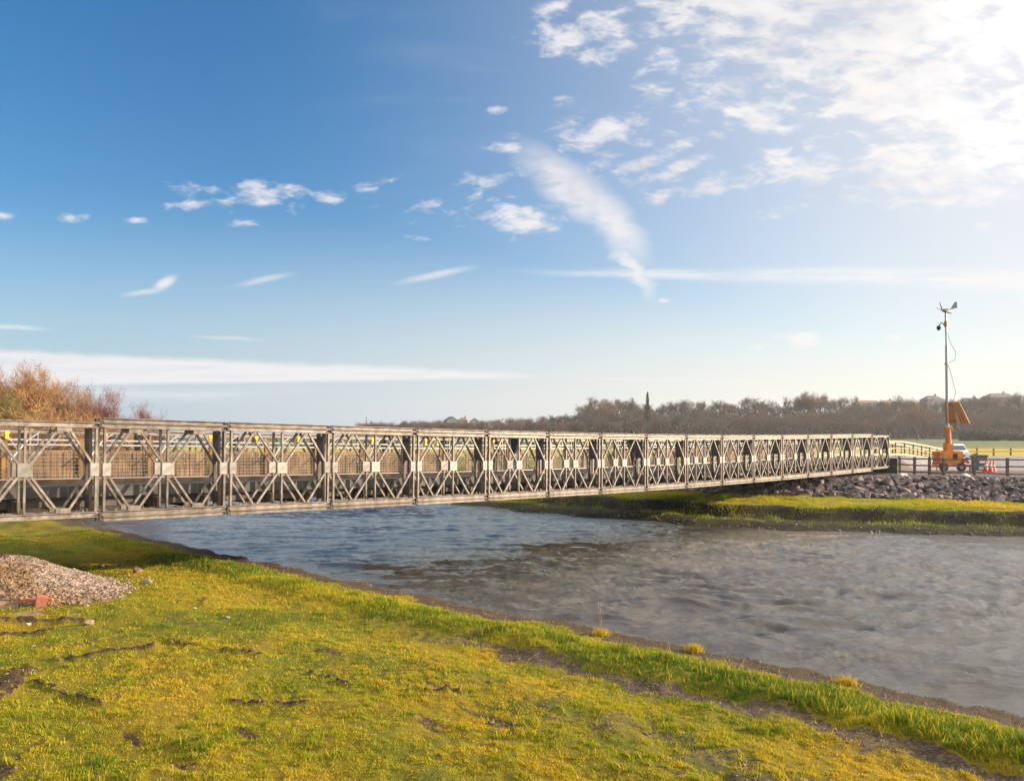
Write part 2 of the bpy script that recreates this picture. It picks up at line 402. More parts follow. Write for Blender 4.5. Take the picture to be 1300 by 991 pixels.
# ------------------------------------------------------------------ grass
def grass_material():
    m = bpy.data.materials.new('grass_blades'); m.use_nodes = True; nt = m.node_tree; b = nt.nodes['Principled BSDF']
    S, noise, mix = shader_math(nt)
    a = nt.nodes.new('ShaderNodeAttribute'); a.attribute_name = 'tint'; t = S(a.outputs['Fac'])
    c = mix(t.ss(0,.5), (.11,.18,.010), (.33,.335,.012)); c = mix(t.ss(.45,1.0), c, (.55,.37,.025))
    nt.links.new(c, b.inputs['Base Color']); b.inputs['Roughness'].default_value = .6; b.inputs['Specular IOR Level'].default_value = .25
    tr = nt.nodes.new('ShaderNodeBsdfTranslucent'); nt.links.new(c, tr.inputs[0])
    mx = nt.nodes.new('ShaderNodeMixShader'); mx.inputs[0].default_value = .38
    nt.links.new(b.outputs[0], mx.inputs[1]); nt.links.new(tr.outputs[0], mx.inputs[2]); nt.links.new(mx.outputs[0], nt.nodes['Material Output'].inputs[0])
    return m
def grass(name, pts, hgt, tint, wid):
    rs = np.random.RandomState(3); n = len(pts)
    th = rs.rand(n)*2*math.pi; lean = rs.rand(n)*.75+.1; la = rs.rand(n)*2*math.pi
    dx = np.cos(th)*wid; dy = np.sin(th)*wid
    base = pts.copy(); base[:,2] -= .008
    a = base + np.stack([dx, dy, np.zeros(n)],1); b = base - np.stack([dx, dy, np.zeros(n)],1)
    tip = base + np.stack([np.cos(la)*lean*hgt, np.sin(la)*lean*hgt, hgt],1)
    v = np.stack([a,b,tip],1).reshape(-1,3); f = np.arange(3*n).reshape(-1,3)
    me = np_mesh(name, v, f, MATS['grass'])
    t = me.attributes.new('tint', 'FLOAT', 'POINT'); t.data.foreach_set('value', np.repeat(np.clip(tint,0,1),3).astype(np.float32))
    return me
MATS['grass'] = grass_material()
rs = np.random.RandomState(11)
N = 1300000
rr = np.sqrt(rs.rand(N)); r0 = 6.5; r1 = 34
rad = r0*(r1/r0)**(rs.rand(N)**1.0); an = rs.rand(N)*R(80)-R(42)
gx = rad*np.sin(an); gy = rad*np.cos(an)
gz, zn_ = height(gx, gy, True)
gu = (gx+gy)/RT2; gv = (gy-gx)/RT2; dd = np.interp(gv,*UN)-gu
bare = np.clip(zn_['dirt']*1.4+zn_['gravel']*1.3+zn_['soil']*1.5, 0, 1)
nz = fbm(gx*5, gy*5, 72, 2)
tuf = fbm(gx*11, gy*11, 78, 2)
ok = (dd > .4) & (rs.rand(N) > bare*.93) & (nz > .2+.5*bare) & (tuf > .27+.25*rs.rand(N)*(rad<16))
ridge_m = sm(1.1,1.5,dd)*(1-sm(2.2,2.9,dd))
hg = (.014+.03*rs.rand(N))*(.25+1.1*tuf)*(.6+.9*fbm(gx*.9,gy*.9,73,3)) + ridge_m*(.012+.045*rs.rand(N))*(.4+1.1*fbm(gx*1.6,gy*1.6,75,2))
tint = .54+(fbm(gx*.45,gy*.45,74,3)-.5)*1.5+(rs.rand(N)-.5)*.5 - ridge_m*(.1+.5*fbm(gx*1.1,gy*1.1,79,2)) + (fbm(gx*2.2,gy*2.2,77,2)-.5)*.6
tf = sm(.60,.74,fbm(gx*3.1,gy*3.1,91,3)); hg = hg*(1+.9*tf); dead = rs.rand(N) < .05; hg = np.where(dead, hg*1.7, hg); tint = np.where(dead, 1.0, tint-.25*tf)
wd = .0032+.004*rs.rand(N)+rad*.00018
P = np.stack([gx,gy,gz],1)[ok]
tag(link('grass', grass('grass', P, hg[ok], tint[ok], wd[ok])), 'short yellow green grass on the near river bank', 'grass', kind='stuff')

N3 = 420000; a_ = rs.rand(N3)*R(48)-R(12); q_ = 29*(66/29)**rs.rand(N3); gx = q_*np.sin(a_); gy = q_*np.cos(a_)
gz, zf_ = height(gx, gy, True); gu = (gx+gy)/RT2; gv = (gy-gx)/RT2; ee = gu-np.interp(gv,*UF); gg = gu-np.interp(gv,*UR)
cl_ = fbm(gx*1.3,gy*1.3,95,3); ok = (ee > .5) & (gg < .3) & (gv < 60) & (rs.rand(N3) > zf_['mud_shade']*.95) & (cl_ > .34)
hg = (.04+.09*rs.rand(N3))*(.4+1.5*sm(.4,.7,cl_)); tint = .58+(fbm(gx*.3,gy*.3,96,3)-.5)*1.3+(rs.rand(N3)-.5)*.4-.25*zf_['mud_shade']
tag(link('bank_grass', grass('bank_grass', np.stack([gx,gy,gz],1)[ok], hg[ok], tint[ok], np.full(ok.sum(),.014))), 'rough grass on the far river bank below the boulders', 'grass', kind='stuff')
# ------------------------------------------------------------------ bridge
root = empty('truss_bridge', (P0.x, P0.y, 0), R(45))
tag(root, 'long galvanised steel lattice truss bridge crossing the river with timber sided footway', 'bridge')
def chan(mb, x0, x1, yc, z0, h, dep=.15, t=.016, web=.05):
    mb.box(x0, x1, yc-dep/2, yc+dep/2, z0, z0+t); mb.box(x0, x1, yc-dep/2, yc+dep/2, z0+h-t, z0+h)
    mb.box(x0, x1, yc-web/2, yc+web/2, z0+t, z0+h-t)
def panel_mesh(heavy):
    mb = MB(); ch = .125; xa, xb = .055, L-.055; m = L/2; q1, q3 = L/4, 3*L/4; mid = HP/2
    chan(mb, xa, xb, 0, 0, ch); chan(mb, xa, xb, 0, HP-ch, ch)
    w = .052; z0, z1 = ch+.002, HP-ch-.002
    for xx in (xa+.035, xb-.035): mb.box(xx-w/2, xx+w/2, -.04, .04, z0, z1)
    mb.box(m-.022, m+.022, -.036, .036, z0, z1)
    o = .05 if not heavy else .09
    def dg(x0, za, x1, zb_): mb.bar((x0,0,za), (x1,0,zb_), .05, .06, up=(0,1,0))
    g = .11
    for (qa, s) in ((q1, 1), (q3, 1)):
        for zt, sg in ((z1, 1), (z0, -1)):
            dg(qa-o, zt-.01*sg, (xa+.1 if qa == q1 else m+.1), mid+g*sg)
            dg(qa+o, zt-.01*sg, (m-.1 if qa == q1 else xb-.1), mid+g*sg)
    for xx in (xa, xb):                          # lugs at the pin joints
        for zz in (.06, HP-.06): mb.box(xx-.05, xx+.05, -.03, .03, zz-.04, zz+.04)
    if heavy:
        for qa in (q1, q3):
            mb.box(qa-.15, qa+.15, -.046, .046, z1-.10, z1+.001); mb.box(qa-.15, qa+.15, -.046, .046, z0-.001, z0+.10)
    for i in range(7):                            # bolt ends on the lower chord
        xx = .35+i*.39; mb.box(xx-.012, xx+.012, -.05, -.026, ch, ch+.05)
    return mb.mesh('truss_panel', STEEL)
PN = {h: panel_mesh(h) for h in (True, False)}
def gplate(half):
    mb = MB(); w = .15 if not half else .095; mb.box(-w, w, -.052, .052, -.15, .15)
    return mb.mesh('gusset_plate', PLATE, bevel=.008)
GP = {h: gplate(h) for h in (True, False)}
rfm = MB(); chan(rfm, .07, L-.07, 0, 0, .105, .16); RF = rfm.mesh('chord_reinforcement', STEEL)
JP = []
for za_, zb2 in ((.06, -.055), (HP-.06, HP+.055)):
    pm = MB(); pm.tube([(0,-.11,za_),(0,.11,za_)], .035, 8); pm.box(-.075, .075, -.06, .06, zb2-.04, zb2+.04); pm.box(-.02,.02,-.075,-.061,min(za_,zb2)-.03,max(za_,zb2)+.03)
    JP.append(pm.mesh('pin_joint', PINM))
# bracing frame standing across a pair of trusses
bf = MB()
bf.box(-.03,.03,.06,.13,.13,HP-.13); bf.box(-.03,.03,.33,.40,.13,HP-.13)
bf.box(-.028,.028,.131,.329,1.25,HP-.2); bf.box(-.028,.028,.131,.329,.2,.5)
BF = bf.mesh('bracing_frame', DSTEEL)
WS = (0.0, .46, 5.45, 5.9)
for k in range(KN, KF):
    z0, z1 = zb(k), zb(k+1); ry = -math.atan2(z1-z0, L)
    for wi, w in enumerate(WS):
        p = link('truss_panel', PN[k <= 0 or k >= 15], root, (k*L, w, z0-(.10 if wi > 1 else 0)), (0, ry, 0))
        if wi == 0 and k >= -1:
            for gx_, hf in ((.13, True), (L/2, False), (L-.13, True)):
                link('gusset_plate', GP[hf], p, (gx_, 0, HP/2))
        elif wi == 1 and -1 <= k < 9: link('gusset_plate', GP[False], p, (L/2, 0, HP/2))
    if 0 <= k < 15:
        for w in (0,):
            for top in (0, 1): link('chord_reinforcement', RF, root, (k*L, w, z0+(HP+.004 if top else -.109)), (0, ry, 0))
for k in range(KN+1, KF+1):
    link('bracing_frame', BF, root, (k*L-.16, 0.0, zb(k))); link('bracing_frame', BF, root, (k*L-.16, 5.45, zb(k)))
    link('pin_joint', JP[0], root, (k*L, 0, zb(k))); link('pin_joint', JP[1], root, (k*L, 0, zb(k)))
tm = MB(); chan(tm, -.1, .1, 0, 0, .3)           # transom: an I beam across the bridge
tm = MB(); tm.box(-.09,.09,.54,5.12,0,.02); tm.box(-.09,.09,.54,5.12,.33,.352); tm.box(-.012,.012,.54,5.12,.02,.33); [tm.box(-.085,.085,a_,a_+.03,.021,.329) for a_ in (.6,.9)]
TM = tm.mesh('transom', DSTEEL)
for k in range(KN, KF+1):
    link('transom', TM, root, (k*L-.32, 0, zb(k)+.03))
    if k < KF: link('transom', TM, root, (k*L+L/2, 0, zb(k+.5)+.03))
def strip(name, m, y0, y1, za, zb_, k0=KN, k1=KF, n=None):
    mb = MB(); n = n or (k1-k0)
    ks = [k0+(k1-k0)*i/n for i in range(n+1)]
    vs = []; fs = []
    for k in ks:
        b = zb(k); vs += [(k*L,y0,b+za),(k*L,y1,b+za),(k*L,y1,b+zb_),(k*L,y0,b+zb_)]
    for i in range(n):
        a = 4*i; c = a+4
        fs += [(a,a+1,c+1,c),(a+1,a+2,c+2,c+1),(a+2,a+3,c+3,c+2),(a+3,a,c,c+3)]
    fs += [(0,1,2,3),(4*n,4*n+1,4*n+2,4*n+3)]
    mb.add(vs, fs); return mb.build(name, m, root)
strip('deck', DECKM, .93, 4.9, .44, .62); strip('kerb', DECKM, .75, .93-.003, .42, .68); strip('kerb', DECKM, 4.903, 5.07, .42, .68)
for yy in (1.0, 1.6, 2.2, 2.8, 3.4, 4.0, 4.6): strip('stringer', DSTEEL, yy-.05, yy+.05, .18, .438)
strip('footway_kerb', WOOD, 3.05, 3.2, .622, .74)
strip('handrail', RAILM, 4.58, 4.625, 1.60, 1.645); strip('handrail', RAILM, 4.58, 4.625, 1.73, 1.775)
strip('fence_rail', WOOD, 4.64, 4.652, 1.43, 1.47); strip('fence_rail', RAILM, 4.52, 4.55, .66, .70)
POSTU = [ -8.3+1.86*i for i in range(31)]
for uu in POSTU:
    b = zb(uu/L); mb = MB(); mb.box(uu-.07, uu+.07, 4.56, 4.64, b+.623, b+1.80)
    mb.build('fence_post', POSTW, root)
# vertical boards, a little uneven, close together at the near end and gappy further on
for i in range(len(POSTU)-1):
    a, b_ = POSTU[i]+.07, POSTU[i+1]-.07; mb = MB(); xx = a
    far_ = a > 13.5
    while xx < b_-.1:
        wdt = rnd.uniform(.11,.17); t = rnd.uniform(-.045,.045)
        if not (far_ and rnd.random() < .62):
            zt = zb(xx/L)+1.42+rnd.uniform(-.02,.02); zo = zb(xx/L)+.66
            dy = rnd.uniform(0,.012)
            mb.bar((xx+wdt/2, 4.655+dy, zo), (xx+wdt/2+t, 4.655+dy, zt), .022, wdt-.012, up=(1,0,0))
        xx += wdt+rnd.uniform(.0,.012)
    if mb.v: mb.build('board_panel', WOOD, root)
    mb = MB(); xx = a
    while xx < b_:
        z_ = zb(xx/L); mb.box(xx-.0022, xx+.0022, 4.532, 4.539, z_+.66, z_+1.47); xx += .1
    zz = .6
    while zz < 1.47:
        mb.bar((a,4.528,zb(a/L)+zz), (b_,4.528,zb(b_/L)+zz), .007, .007); zz += .1
    mb.build('wire_mesh', WIREM, root)
# raking struts of the footway parapet
for i in range(0, len(POSTU), 1):
    uu = POSTU[i]+.5; b = zb(uu/L); mb = MB(); mb.bar((uu,4.53,b+1.72),(uu-.45,4.3,b+1.2),.03,.035); mb.bar((uu,4.53,b+1.72),(uu+.3,4.53,b+1.95),.03,.035)
    mb.build('rail_strut', RAILM, root)
def bridge_pt(u_, w_, z_): return Vector((P0.x+(u_-w_)/RT2, P0.y+(u_+w_)/RT2, z_))
# warning lamps clipped to the handrail
lm = MB(); lm.tube([(0,-.03,.09),(0,.03,.09)], .062, 14); lm.box(-.045,.045,-.04,.04,-.06,.03)
LM = lm.mesh('warning_lamp', YELLOW, bevel=.004)
lmlens = MB(); lmlens.tube([(0,-.05,.09),(0,-.031,.09)], .055, 12); LML = lmlens.mesh('lens', mat('amber_lens', (.95,.6,.02), .2))
lx = [8,133,267,325,378,472,540,555,626,746]
names = ['nearest the left edge of the photo','second from the left','third from the left','fourth from the left','fifth from the left','sixth from the left',
         'left of the mid bridge pair','right of the mid bridge pair','just left of the nearer walker','right of the nearer walker']
for px, nm in zip(lx, names):
    c = P0.y-P0.x+4.55*RT2; Y = c/(1-(px-CX)/F); X = Y-c
    uu = ((X-P0.x)+(Y-P0.y))/RT2
    o = empty('warning_lamp', (X, Y, zb(uu/L)+1.775+.0), R(45)+R(rnd.uniform(-20,20)))
    tag(o, 'round yellow warning lamp on the footway handrail, '+nm, 'warning lamp', 'yellow warning lamps along the bridge handrail')
    link('housing', LM, o, (0,0,.05)); link('lens', LML, o, (0,0,.05))
# abutment and bearing at the far end
ab = empty('bridge_abutment', tuple(bridge_pt(KF*L-.4, 2.8, 1.2)), R(45))
tag(ab, 'dark concrete abutment under the far end of the truss bridge', 'abutment')
MB().box(-.9,1.3,-3.4,5.2,-.4,.42).build('footing', CONCR, ab, bevel=.03)
for w in (-2.57,2.63): MB().box(-.25,.25,-.35,.35,.42,zb(16)-1.2-.02).build('bearing', PINM, ab)
MB().box(.75,.95,-3.2,5.0,.42,1.42).build('ballast_wall', CONCR, ab)
# near abutment (outside the frame to the left) carries the other end
ab = empty('bridge_abutment', tuple(bridge_pt(KN*L+.3, 2.8, .5)), R(45)); tag(ab, 'concrete abutment under the near left end of the truss bridge', 'abutment')
MB().box(-1.2,.6,-3.4,5.2,-.4,1.6).build('footing', CONCR, ab, bevel=.03)

# ------------------------------------------------------------------ ramp of the footway beyond the bridge
rp = empty('access_ramp', tuple(bridge_pt(KF*L+.2, 3.9, 2.3)), R(45))
tag(rp, 'pale timber railed footway ramp sloping down from the far end of the bridge', 'ramp')
ru = [0,4,8,12,17,21,24.5]; rz = [2.6,2.6,2.59,2.5,2.15,1.84,1.62]
def rzz(t): return float(np.interp(t, ru, rz))-2.3
for yy0, yy1, nm in ((-.8,.9,'ramp_deck'),):
    mb = MB()
    for a, b in zip(ru[:-1], ru[1:]): mb.bar((a,.05,rzz(a)-.06),(b,.05,rzz(b)-.06),1.6,.1)
    mb.build(nm, WOOD, rp)
for yy in (-.8, .8):
    for hh, tt in ((1.12,.14),(.12,.16),(.62,.05)):
        mb = MB()
        for a, b in zip(ru[:-1], ru[1:]): mb.bar((a,yy-.06,rzz(a)+hh),(b,yy-.06,rzz(b)+hh),.05,tt)
        mb.build('handrail' if hh > 1 else 'side_board', PALEW, rp)
    t = 0
    while t <= 24.5:
        mb = MB(); mb.box(t-.05,t+.05,yy-.03,yy+.07,min(-1.0+0, rzz(t)-.3)+.1,rzz(t)+1.2); mb.build('post', POSTW if yy > 0 else FENCEW, rp); t += 1.98

# ------------------------------------------------------------------ fences
def post_rail(name, pts, hh, label, rails, group=None, pm_=FENCEW, rm=FENCEW, pw=.14, rh=.09, rnw=.04, cat='fence'):
    o = empty(name, tuple(pts[0])); tag(o, label, cat, group)
    base = Vector(pts[0])
    for p in pts:
        q = Vector(p)-base; mb = MB(); t = rnd.uniform(-.03,.03)
        mb.bar((q.x,q.y,q.z-.35),(q.x+t,q.y,q.z+hh+rnd.uniform(-.04,.04)),pw,pw,up=(0,1,0)); mb.build('post', pm_, o)
    for a, b in zip(pts[:-1], pts[1:]):
        a = Vector(a)-base; b = Vector(b)-base
        off = Vector((b.y-a.y, -(b.x-a.x), 0)).normalized()*(pw/2+rnw/2)
        for r_ in rails:
            mb = MB(); mb.bar(a+off+Vector((0,0,hh*r_+rnd.uniform(-.03,.03))), b+off+Vector((0,0,hh*r_+rnd.uniform(-.03,.03))), rnw, rh); mb.build('rail', rm, o)
    return o
def gz_(p): return float(height(np.array([p.x]), np.array([p.y]))[0])
fp = []
for px, Y in ((1142,54.6),(1161,53.3),(1180,52.1),(1198,50.9),(1237,50.3),(1279,49.7),(1322,49.2),(1366,48.8),(1410,48.4)):
    p = atd(px, Y); p.z = gz_(p); fp.append(p)
post_rail('post_and_rail_fence', fp, 1.18, 'weathered post and rail fence along the boulder bank, in front of the orange mast trailer', (.88,.5,.12))
fp = []
for i in range(-3, 9):
    p = atd(1240+21.5*i, 106+i*.4); p.z = gz_(p); fp.append(p)
post_rail('post_and_rail_fence', fp, 1.15, 'dark post and rail fence across the sunlit yellow field beyond the car park', (.9,.5), pm_=POSTW, rm=mat('sunlit_rail_timber',(.5,.33,.08),.8), pw=.16, rh=.16)  # rails get a brighter yellow, sunlight put into their colour

# ------------------------------------------------------------------ CCTV mast trailer with wind turbine
cp = atd(1203, 57.2); cp.z = gz_(cp)
tr = empty('mast_trailer', tuple(cp)); tag(tr, 'orange mobile mast trailer with solar panels, camera and small wind turbine behind the fence', 'mast trailer')
mb = MB(); mb.box(-.85,.88,-.55,.55,.38,.62); mb.prism([(-.82,.63),(.86,.63),(.86,1.38),(.62,1.44),(-.62,1.44),(-.82,1.38)], -.5,.5)
body = mb.build('body', ORANGE, tr, bevel=.02)
MB().box(.12,.42,-.53,-.502,.78,1.25).build('vent_grille', BLACK, body)
MB().box(-.6,-.1,-.53,-.502,.75,1.3).build('cabinet_door', ORANGE, body)
for sx in (-.62,.62):
    w_ = MB(); w_.tube([(sx,-.72,.3),(sx,-.56,.3)], .3, 18)
    wh = w_.build('wheel', BLACK, tr); h_ = MB(); h_.tube([(sx,-.735,.3),(sx,-.721,.3)], .14, 12); h_.build('rim', PLATE, wh)
mg = MB(); mg.prism([(.78,.62),(.8,.8),(1.0,.84),(1.14,.62),(1.08,.56),(1.0,.66),(.84,.66)], -.76,-.5); mg.build('mudguard', ORANGE, tr)
for sx, ex in ((-.85,-1.15),(.85,1.2)):
    mb = MB(); mb.bar((sx,-.5,.5),(ex,-.7,.42),.07,.07); mb.bar((ex,-.7,.48),(ex,-.7,.03),.07,.07,up=(0,1,0)); mb.box(ex-.14,ex+.14,-.84,-.56,0,.03); mb.build('outrigger', ORANGE, tr)
mb = MB(); mb.tube([(0,-.1,1.44),(0,-.1,2.0),(-.03,-.1,3.15)], [.24,.2,.17], 14); mb.box(-.24,.24,-.33,.15,1.0,1.95); mb.tube([(-.25,-.1,3.1),(.25,-.1,3.1)], .12, 10)
mb.bar((-.3,-.2,1.5),(-.3,-.2,2.05),.1,.12,up=(0,1,0))
mb.build('mast_base', ORANGE, tr, smooth=False)
mt = MB(); mt.tube([(-.06,-.1,3.1),(-.1,-.1,5.9),(-.14,-.1,9.0)], [.11,.10,.085], 10); mt.tube([(-.14,-.1,9.0),(-.2,-.1,11.55)], .062, 10)
mt.tube([(-.14,-.1,7.62),(-.14,-.1,7.74)], .13, 10); mast = mt.build('mast', GREYM, tr)
MB().tube([(-.19,-.1,10.35),(-.19,-.1,10.75)], .1, 10).build('clamp', ORANGE, mast)
# two solar panels hinged to the mast, seen from behind
SOLB = mat('solar_panel_back', (.42,.15,.02), .55, 0, (.3,.1,.015), 2); SOLF = mat('solar_cells', (.01,.015,.04), .15)
for (x0,x1,xb0,xb1,yo,dp,nm) in ((.17,.6,.52,1.05,-.3,.04,0),(-.26,.16,-.2,.46,-.1,.45,1)):
    vs = [(x0,yo,4.95),(x1,yo-.15,4.95),(xb1,yo-.75+dp,3.4),(xb0,yo-.5+dp,3.4)]
    t = Vector((.02,.05,.02)); mb = MB(); mb.add(vs+[tuple(Vector(v_)+t) for v_ in vs], [(0,1,2,3),(7,6,5,4),(0,4,5,1),(1,5,6,2),(2,6,7,3),(3,7,4,0)])
    pn = mb.build('solar_panel', SOLB, tr)
    for f_ in (.12,.5,.88):
        a = Vector(vs[0]).lerp(Vector(vs[1]), f_); b = Vector(vs[3]).lerp(Vector(vs[2]), f_); q = MB(); q.bar(a+Vector((0,-.03,0)), b+Vector((0,-.03,0)), .04,.05); q.build('panel_frame', SOLB, pn)
mb = MB(); mb.bar((-.1,-.12,4.9),(.3,-.3,4.6),.06,.06); mb.bar((-.08,-.12,3.5),(.4,-.5,3.7),.06,.06); mb.build('panel_bracket', DSTEEL, tr)
mb = MB(); mb.tube([(.05,-.2,3.2),(.3,-.25,2.75),(.6,-.25,2.7),(.62,-.2,2.85)], .025, 6)
mb.tube([(-.12,-.16,9.9),(.12,-.16,9.2),(.5,-.16,8.5),(.45,-.16,8.0),(-.05,-.16,7.7)], .014, 5); mb.tube([(-.05,-.16,7.6),(.2,-.16,6.8),(.5,-.16,5.6),(.3,-.16,4.9)], .014, 5); mb.build('cable', DSTEEL, tr)
mb = MB(); mb.tube([(-.2,-.1,10.35),(-.45,-.15,10.62),(-.55,-.15,10.58)], .035, 6); mb.build('camera_arm', DSTEEL, tr)
cam_ = MB(); cam_.tube([(-.72,-.15,10.42),(-.72,-.15,10.35),(-.72,-.15,10.25),(-.72,-.15,10.14),(-.72,-.15,10.08)], [.07,.13,.15,.11,.04], 14); cam_.tube([(-.55,-.15,10.6),(-.7,-.15,10.4)],.03,6)
cam_.build('dome_camera', BLACK, tr, smooth=True)
tb = MB(); tb.tube([(-.42,-.1,11.46),(-.3,-.1,11.56),(-.1,-.1,11.58),(-.02,-.1,11.58)], [.05,.1,.1,.05], 12); tb.tube([(-.05,-.1,11.58),(.42,-.1,11.66)], .03, 6); turb = tb.build('wind_turbine', GREYM, tr)
mb = MB(); mb.prism([(.18,11.68),(.62,11.68),(.62,12.12),(.46,12.12)], -.115,-.085); mb.build('tail_vane', mat('blue_grey_vane',(.16,.2,.24),.5), turb)
for (ex, ez, ey) in ((-.95,11.72,-.2),(-.56,12.1,.0),(-.1,11.2,-.7)):
    c0 = Vector((-.42,-.1,11.46)); e0 = Vector((ex,ey,ez)); d0 = (e0-c0); mb = MB()
    n_ = d0.cross(Vector((1,0,.2))).normalized(); s0 = .04; s1 = .075; s2 = .02; th_ = Vector((.012,0,0))
    q = [c0-n_*s0, c0+n_*s0, c0+d0*.3+n_*s1, e0+n_*s2, e0-n_*s2, c0+d0*.3-n_*s1*.6]
    mb.add([tuple(v_-th_) for v_ in q]+[tuple(v_+th_) for v_ in q], [tuple(range(6)), tuple(range(11,5,-1))]+[((i+1)%6,i,i+6,(i+1)%6+6) for i in range(6)])
    mb.build('blade', DSTEEL, turb)

# ------------------------------------------------------------------ white car
def car(loc, rz, label):
    o = empty('parked_car', loc, rz); tag(o, label, 'car'); o.scale = (1,1,1.14)
    prof = [(-2.05,.35),(-2.1,.75),(-1.98,1.0),(-1.55,1.38),(-1.1,1.47),(.1,1.45),(.45,1.32),(1.05,.95),(1.85,.82),(2.08,.6),(2.05,.32)]
    mb = MB(); n = len(prof); vs = []
    for yy, sc in ((-.86,0),(-.80,1),(.80,1),(.86,0)):
        for (a, b) in prof:
            k_ = max(0, (b-.95)/.5); vs.append((a*(1-.02*sc), (yy if not sc else yy)*(1-.2*k_), b if sc == 0 or b > .9 else b))
    for s_ in range(3): 
        for i in range(n): mb.f.append((s_*n+i, s_*n+(i+1)%n, (s_+1)*n+(i+1)%n, (s_+1)*n+i))
    mb.v = vs; mb.f += [tuple(range(n)), tuple(range(4*n-1, 3*n-1, -1))]
    bd = mb.build('body', WHITEP, o)
    g = MB(); g.add([(.50,-.62,1.30),(.50,.62,1.30),(1.05,.74,.97),(1.05,-.74,.97)], [(0,1,2,3)]); g.add([(-1.58,-.62,1.37),(-1.58,.62,1.37),(-1.97,.74,1.03),(-1.97,-.74,1.03)], [(3,2,1,0)])
    me = g.mesh('windscreen', DARKGL); q = link('windscreen', me, o, (.02,0,.025)); q.modifiers.new('s','SOLIDIFY').thickness = .02
    for sy in (-1,1):
        g = MB(); yt = sy*.69; yb_ = sy*.84
        g.add([(-1.45,yt,1.32),(.35,yt,1.30),(.85,yb_,1.0),(-1.75,yb_,1.0)], [(0,1,2,3)]); q = g.build('side_window', DARKGL, o); q.location = (0,sy*.02,0); q.modifiers.new('s','SOLIDIFY').thickness = .02
        for xx in (-1.3,1.3):
            t = MB(); t.tube([(xx,sy*.68,.32),(xx,sy*.875,.32)], .32, 18); wl = t.build('wheel', BLACK, o); t = MB(); t.tube([(xx,sy*.876,.32),(xx,sy*.885,.32)], .19, 12); t.build('rim', PLATE, wl)
        MB().box(2.0,2.08,sy*.5,sy*.78,.62,.78).build('headlight', WHITEPL, o); MB().box(-2.12,-2.05,sy*.6,sy*.82,.7,.95).build('tail_light', REDP, o)
    MB().box(-2.14,-2.1,-.26,.26,.5,.6).build('number_plate', YELLOW, o); MB().box(2.0,2.1,-.5,.5,.42,.56).build('grille', BLACK, o)
p = atd(1213, 79); p.z = gz_(p)+.12; car(tuple(p), R(-110), 'white hatchback car parked behind the orange mast trailer')

# ------------------------------------------------------------------ teal cabinet, cones, soil mound
p = atd(1243, 56.2); p.z = gz_(p); cb = empty('steel_cabinet', tuple(p), R(-8)); tag(cb, 'dark teal steel cabinet with red and white sign panel behind the fence', 'cabinet')
mb = MB(); mb.prism([(-.42,.08),(.42,.08),(.42,1.02),(-.42,1.02)], -.3,.3); mb.build('body', TEAL, cb, bevel=.015)
mb = MB(); mb.prism([(-.5,1.025),(.5,1.025),(.42,1.17),(-.38,1.17)], -.36,.36); mb.build('lid', TEAL, cb, bevel=.01)
MB().box(-.25,.28,-.33,-.302,.78,.93).build('sign_panel', REDP, cb); MB().box(-.1,.25,-.325,-.302,.6,.74).build('notice', WHITEPL, cb)
MB().box(-.14,.16,-.33,-.302,.15,.42).build('label_plate', WHITEPL, cb)
for sx in (-.36,.36): MB().box(sx-.05,sx+.05,-.2,.2,0,.08).build('foot', BLACK, cb)
cones = [(1251.5,55.6,'tall red and white traffic cone next to the teal cabinet'),(1257.5,55.0,'tall red and white traffic cone, middle of the three by the cabinet'),(1261.5,55.4,'tall red and white traffic cone, furthest right of the three')]
def conem(r0,r1,z0,z1,m_): 
    q = MB(); q.tube([(0,0,z0),(0,0,z1)],[r0,r1],16); return q.mesh('cone_part', m_, smooth=False)
CP_ = [('base', (lambda: (lambda q: q.box(-.2,.2,-.2,.2,0,.05).mesh('cone_base', REDP, bevel=.01))(MB()))()), ('lower_body', conem(.16,.115,.051,.3,REDP)), ('reflective_band', conem(.117,.075,.301,.5,WHITEPL)), ('tip', conem(.073,.03,.501,.8,REDP))]
for px, Y, lb in cones:
    p = atd(px, Y); p.z = gz_(p); o = empty('traffic_cone', tuple(p), rnd.random()); tag(o, lb, 'traffic cone', 'traffic cones by the cabinet')
    for nm, me in CP_: link(nm, me, o)
def mound(name, loc, rx, ry, h, m, label, cat, seed=1, n=40):
    g = np.linspace(-1.25,1.25,n); X, Y = np.meshgrid(g, g); r = np.hypot(X, Y)
    Z = h*np.exp(-(r*1.45)**2)*(.75+.5*fbm(X*2.5+seed,Y*2.5,seed,3)) + h*.1*(fbm(X*9,Y*9,seed+4,2)-.5)*(r<1.1) - .06*h*(r>1) 
    i, j = np.meshgrid(np.arange(n-1), np.arange(n-1), indexing='ij'); f = np.stack([i*n+j,i*n+j+1,(i+1)*n+j+1,(i+1)*n+j],-1).reshape(-1,4)
    me = np_mesh(name, np.stack([X.ravel()*rx,Y.ravel()*ry,Z.ravel()],1), f, m, True)
    o = link(name, me, None, loc); tag(o, label, cat); return o, Z, g
p = atd(1238.5, 97); p.z = gz_(p); mound('soil_mound', tuple(p), .9,.7,.55, SOILM, 'small dark soil mound on the pale car park behind the cabinet', 'soil mound', 9, 24)

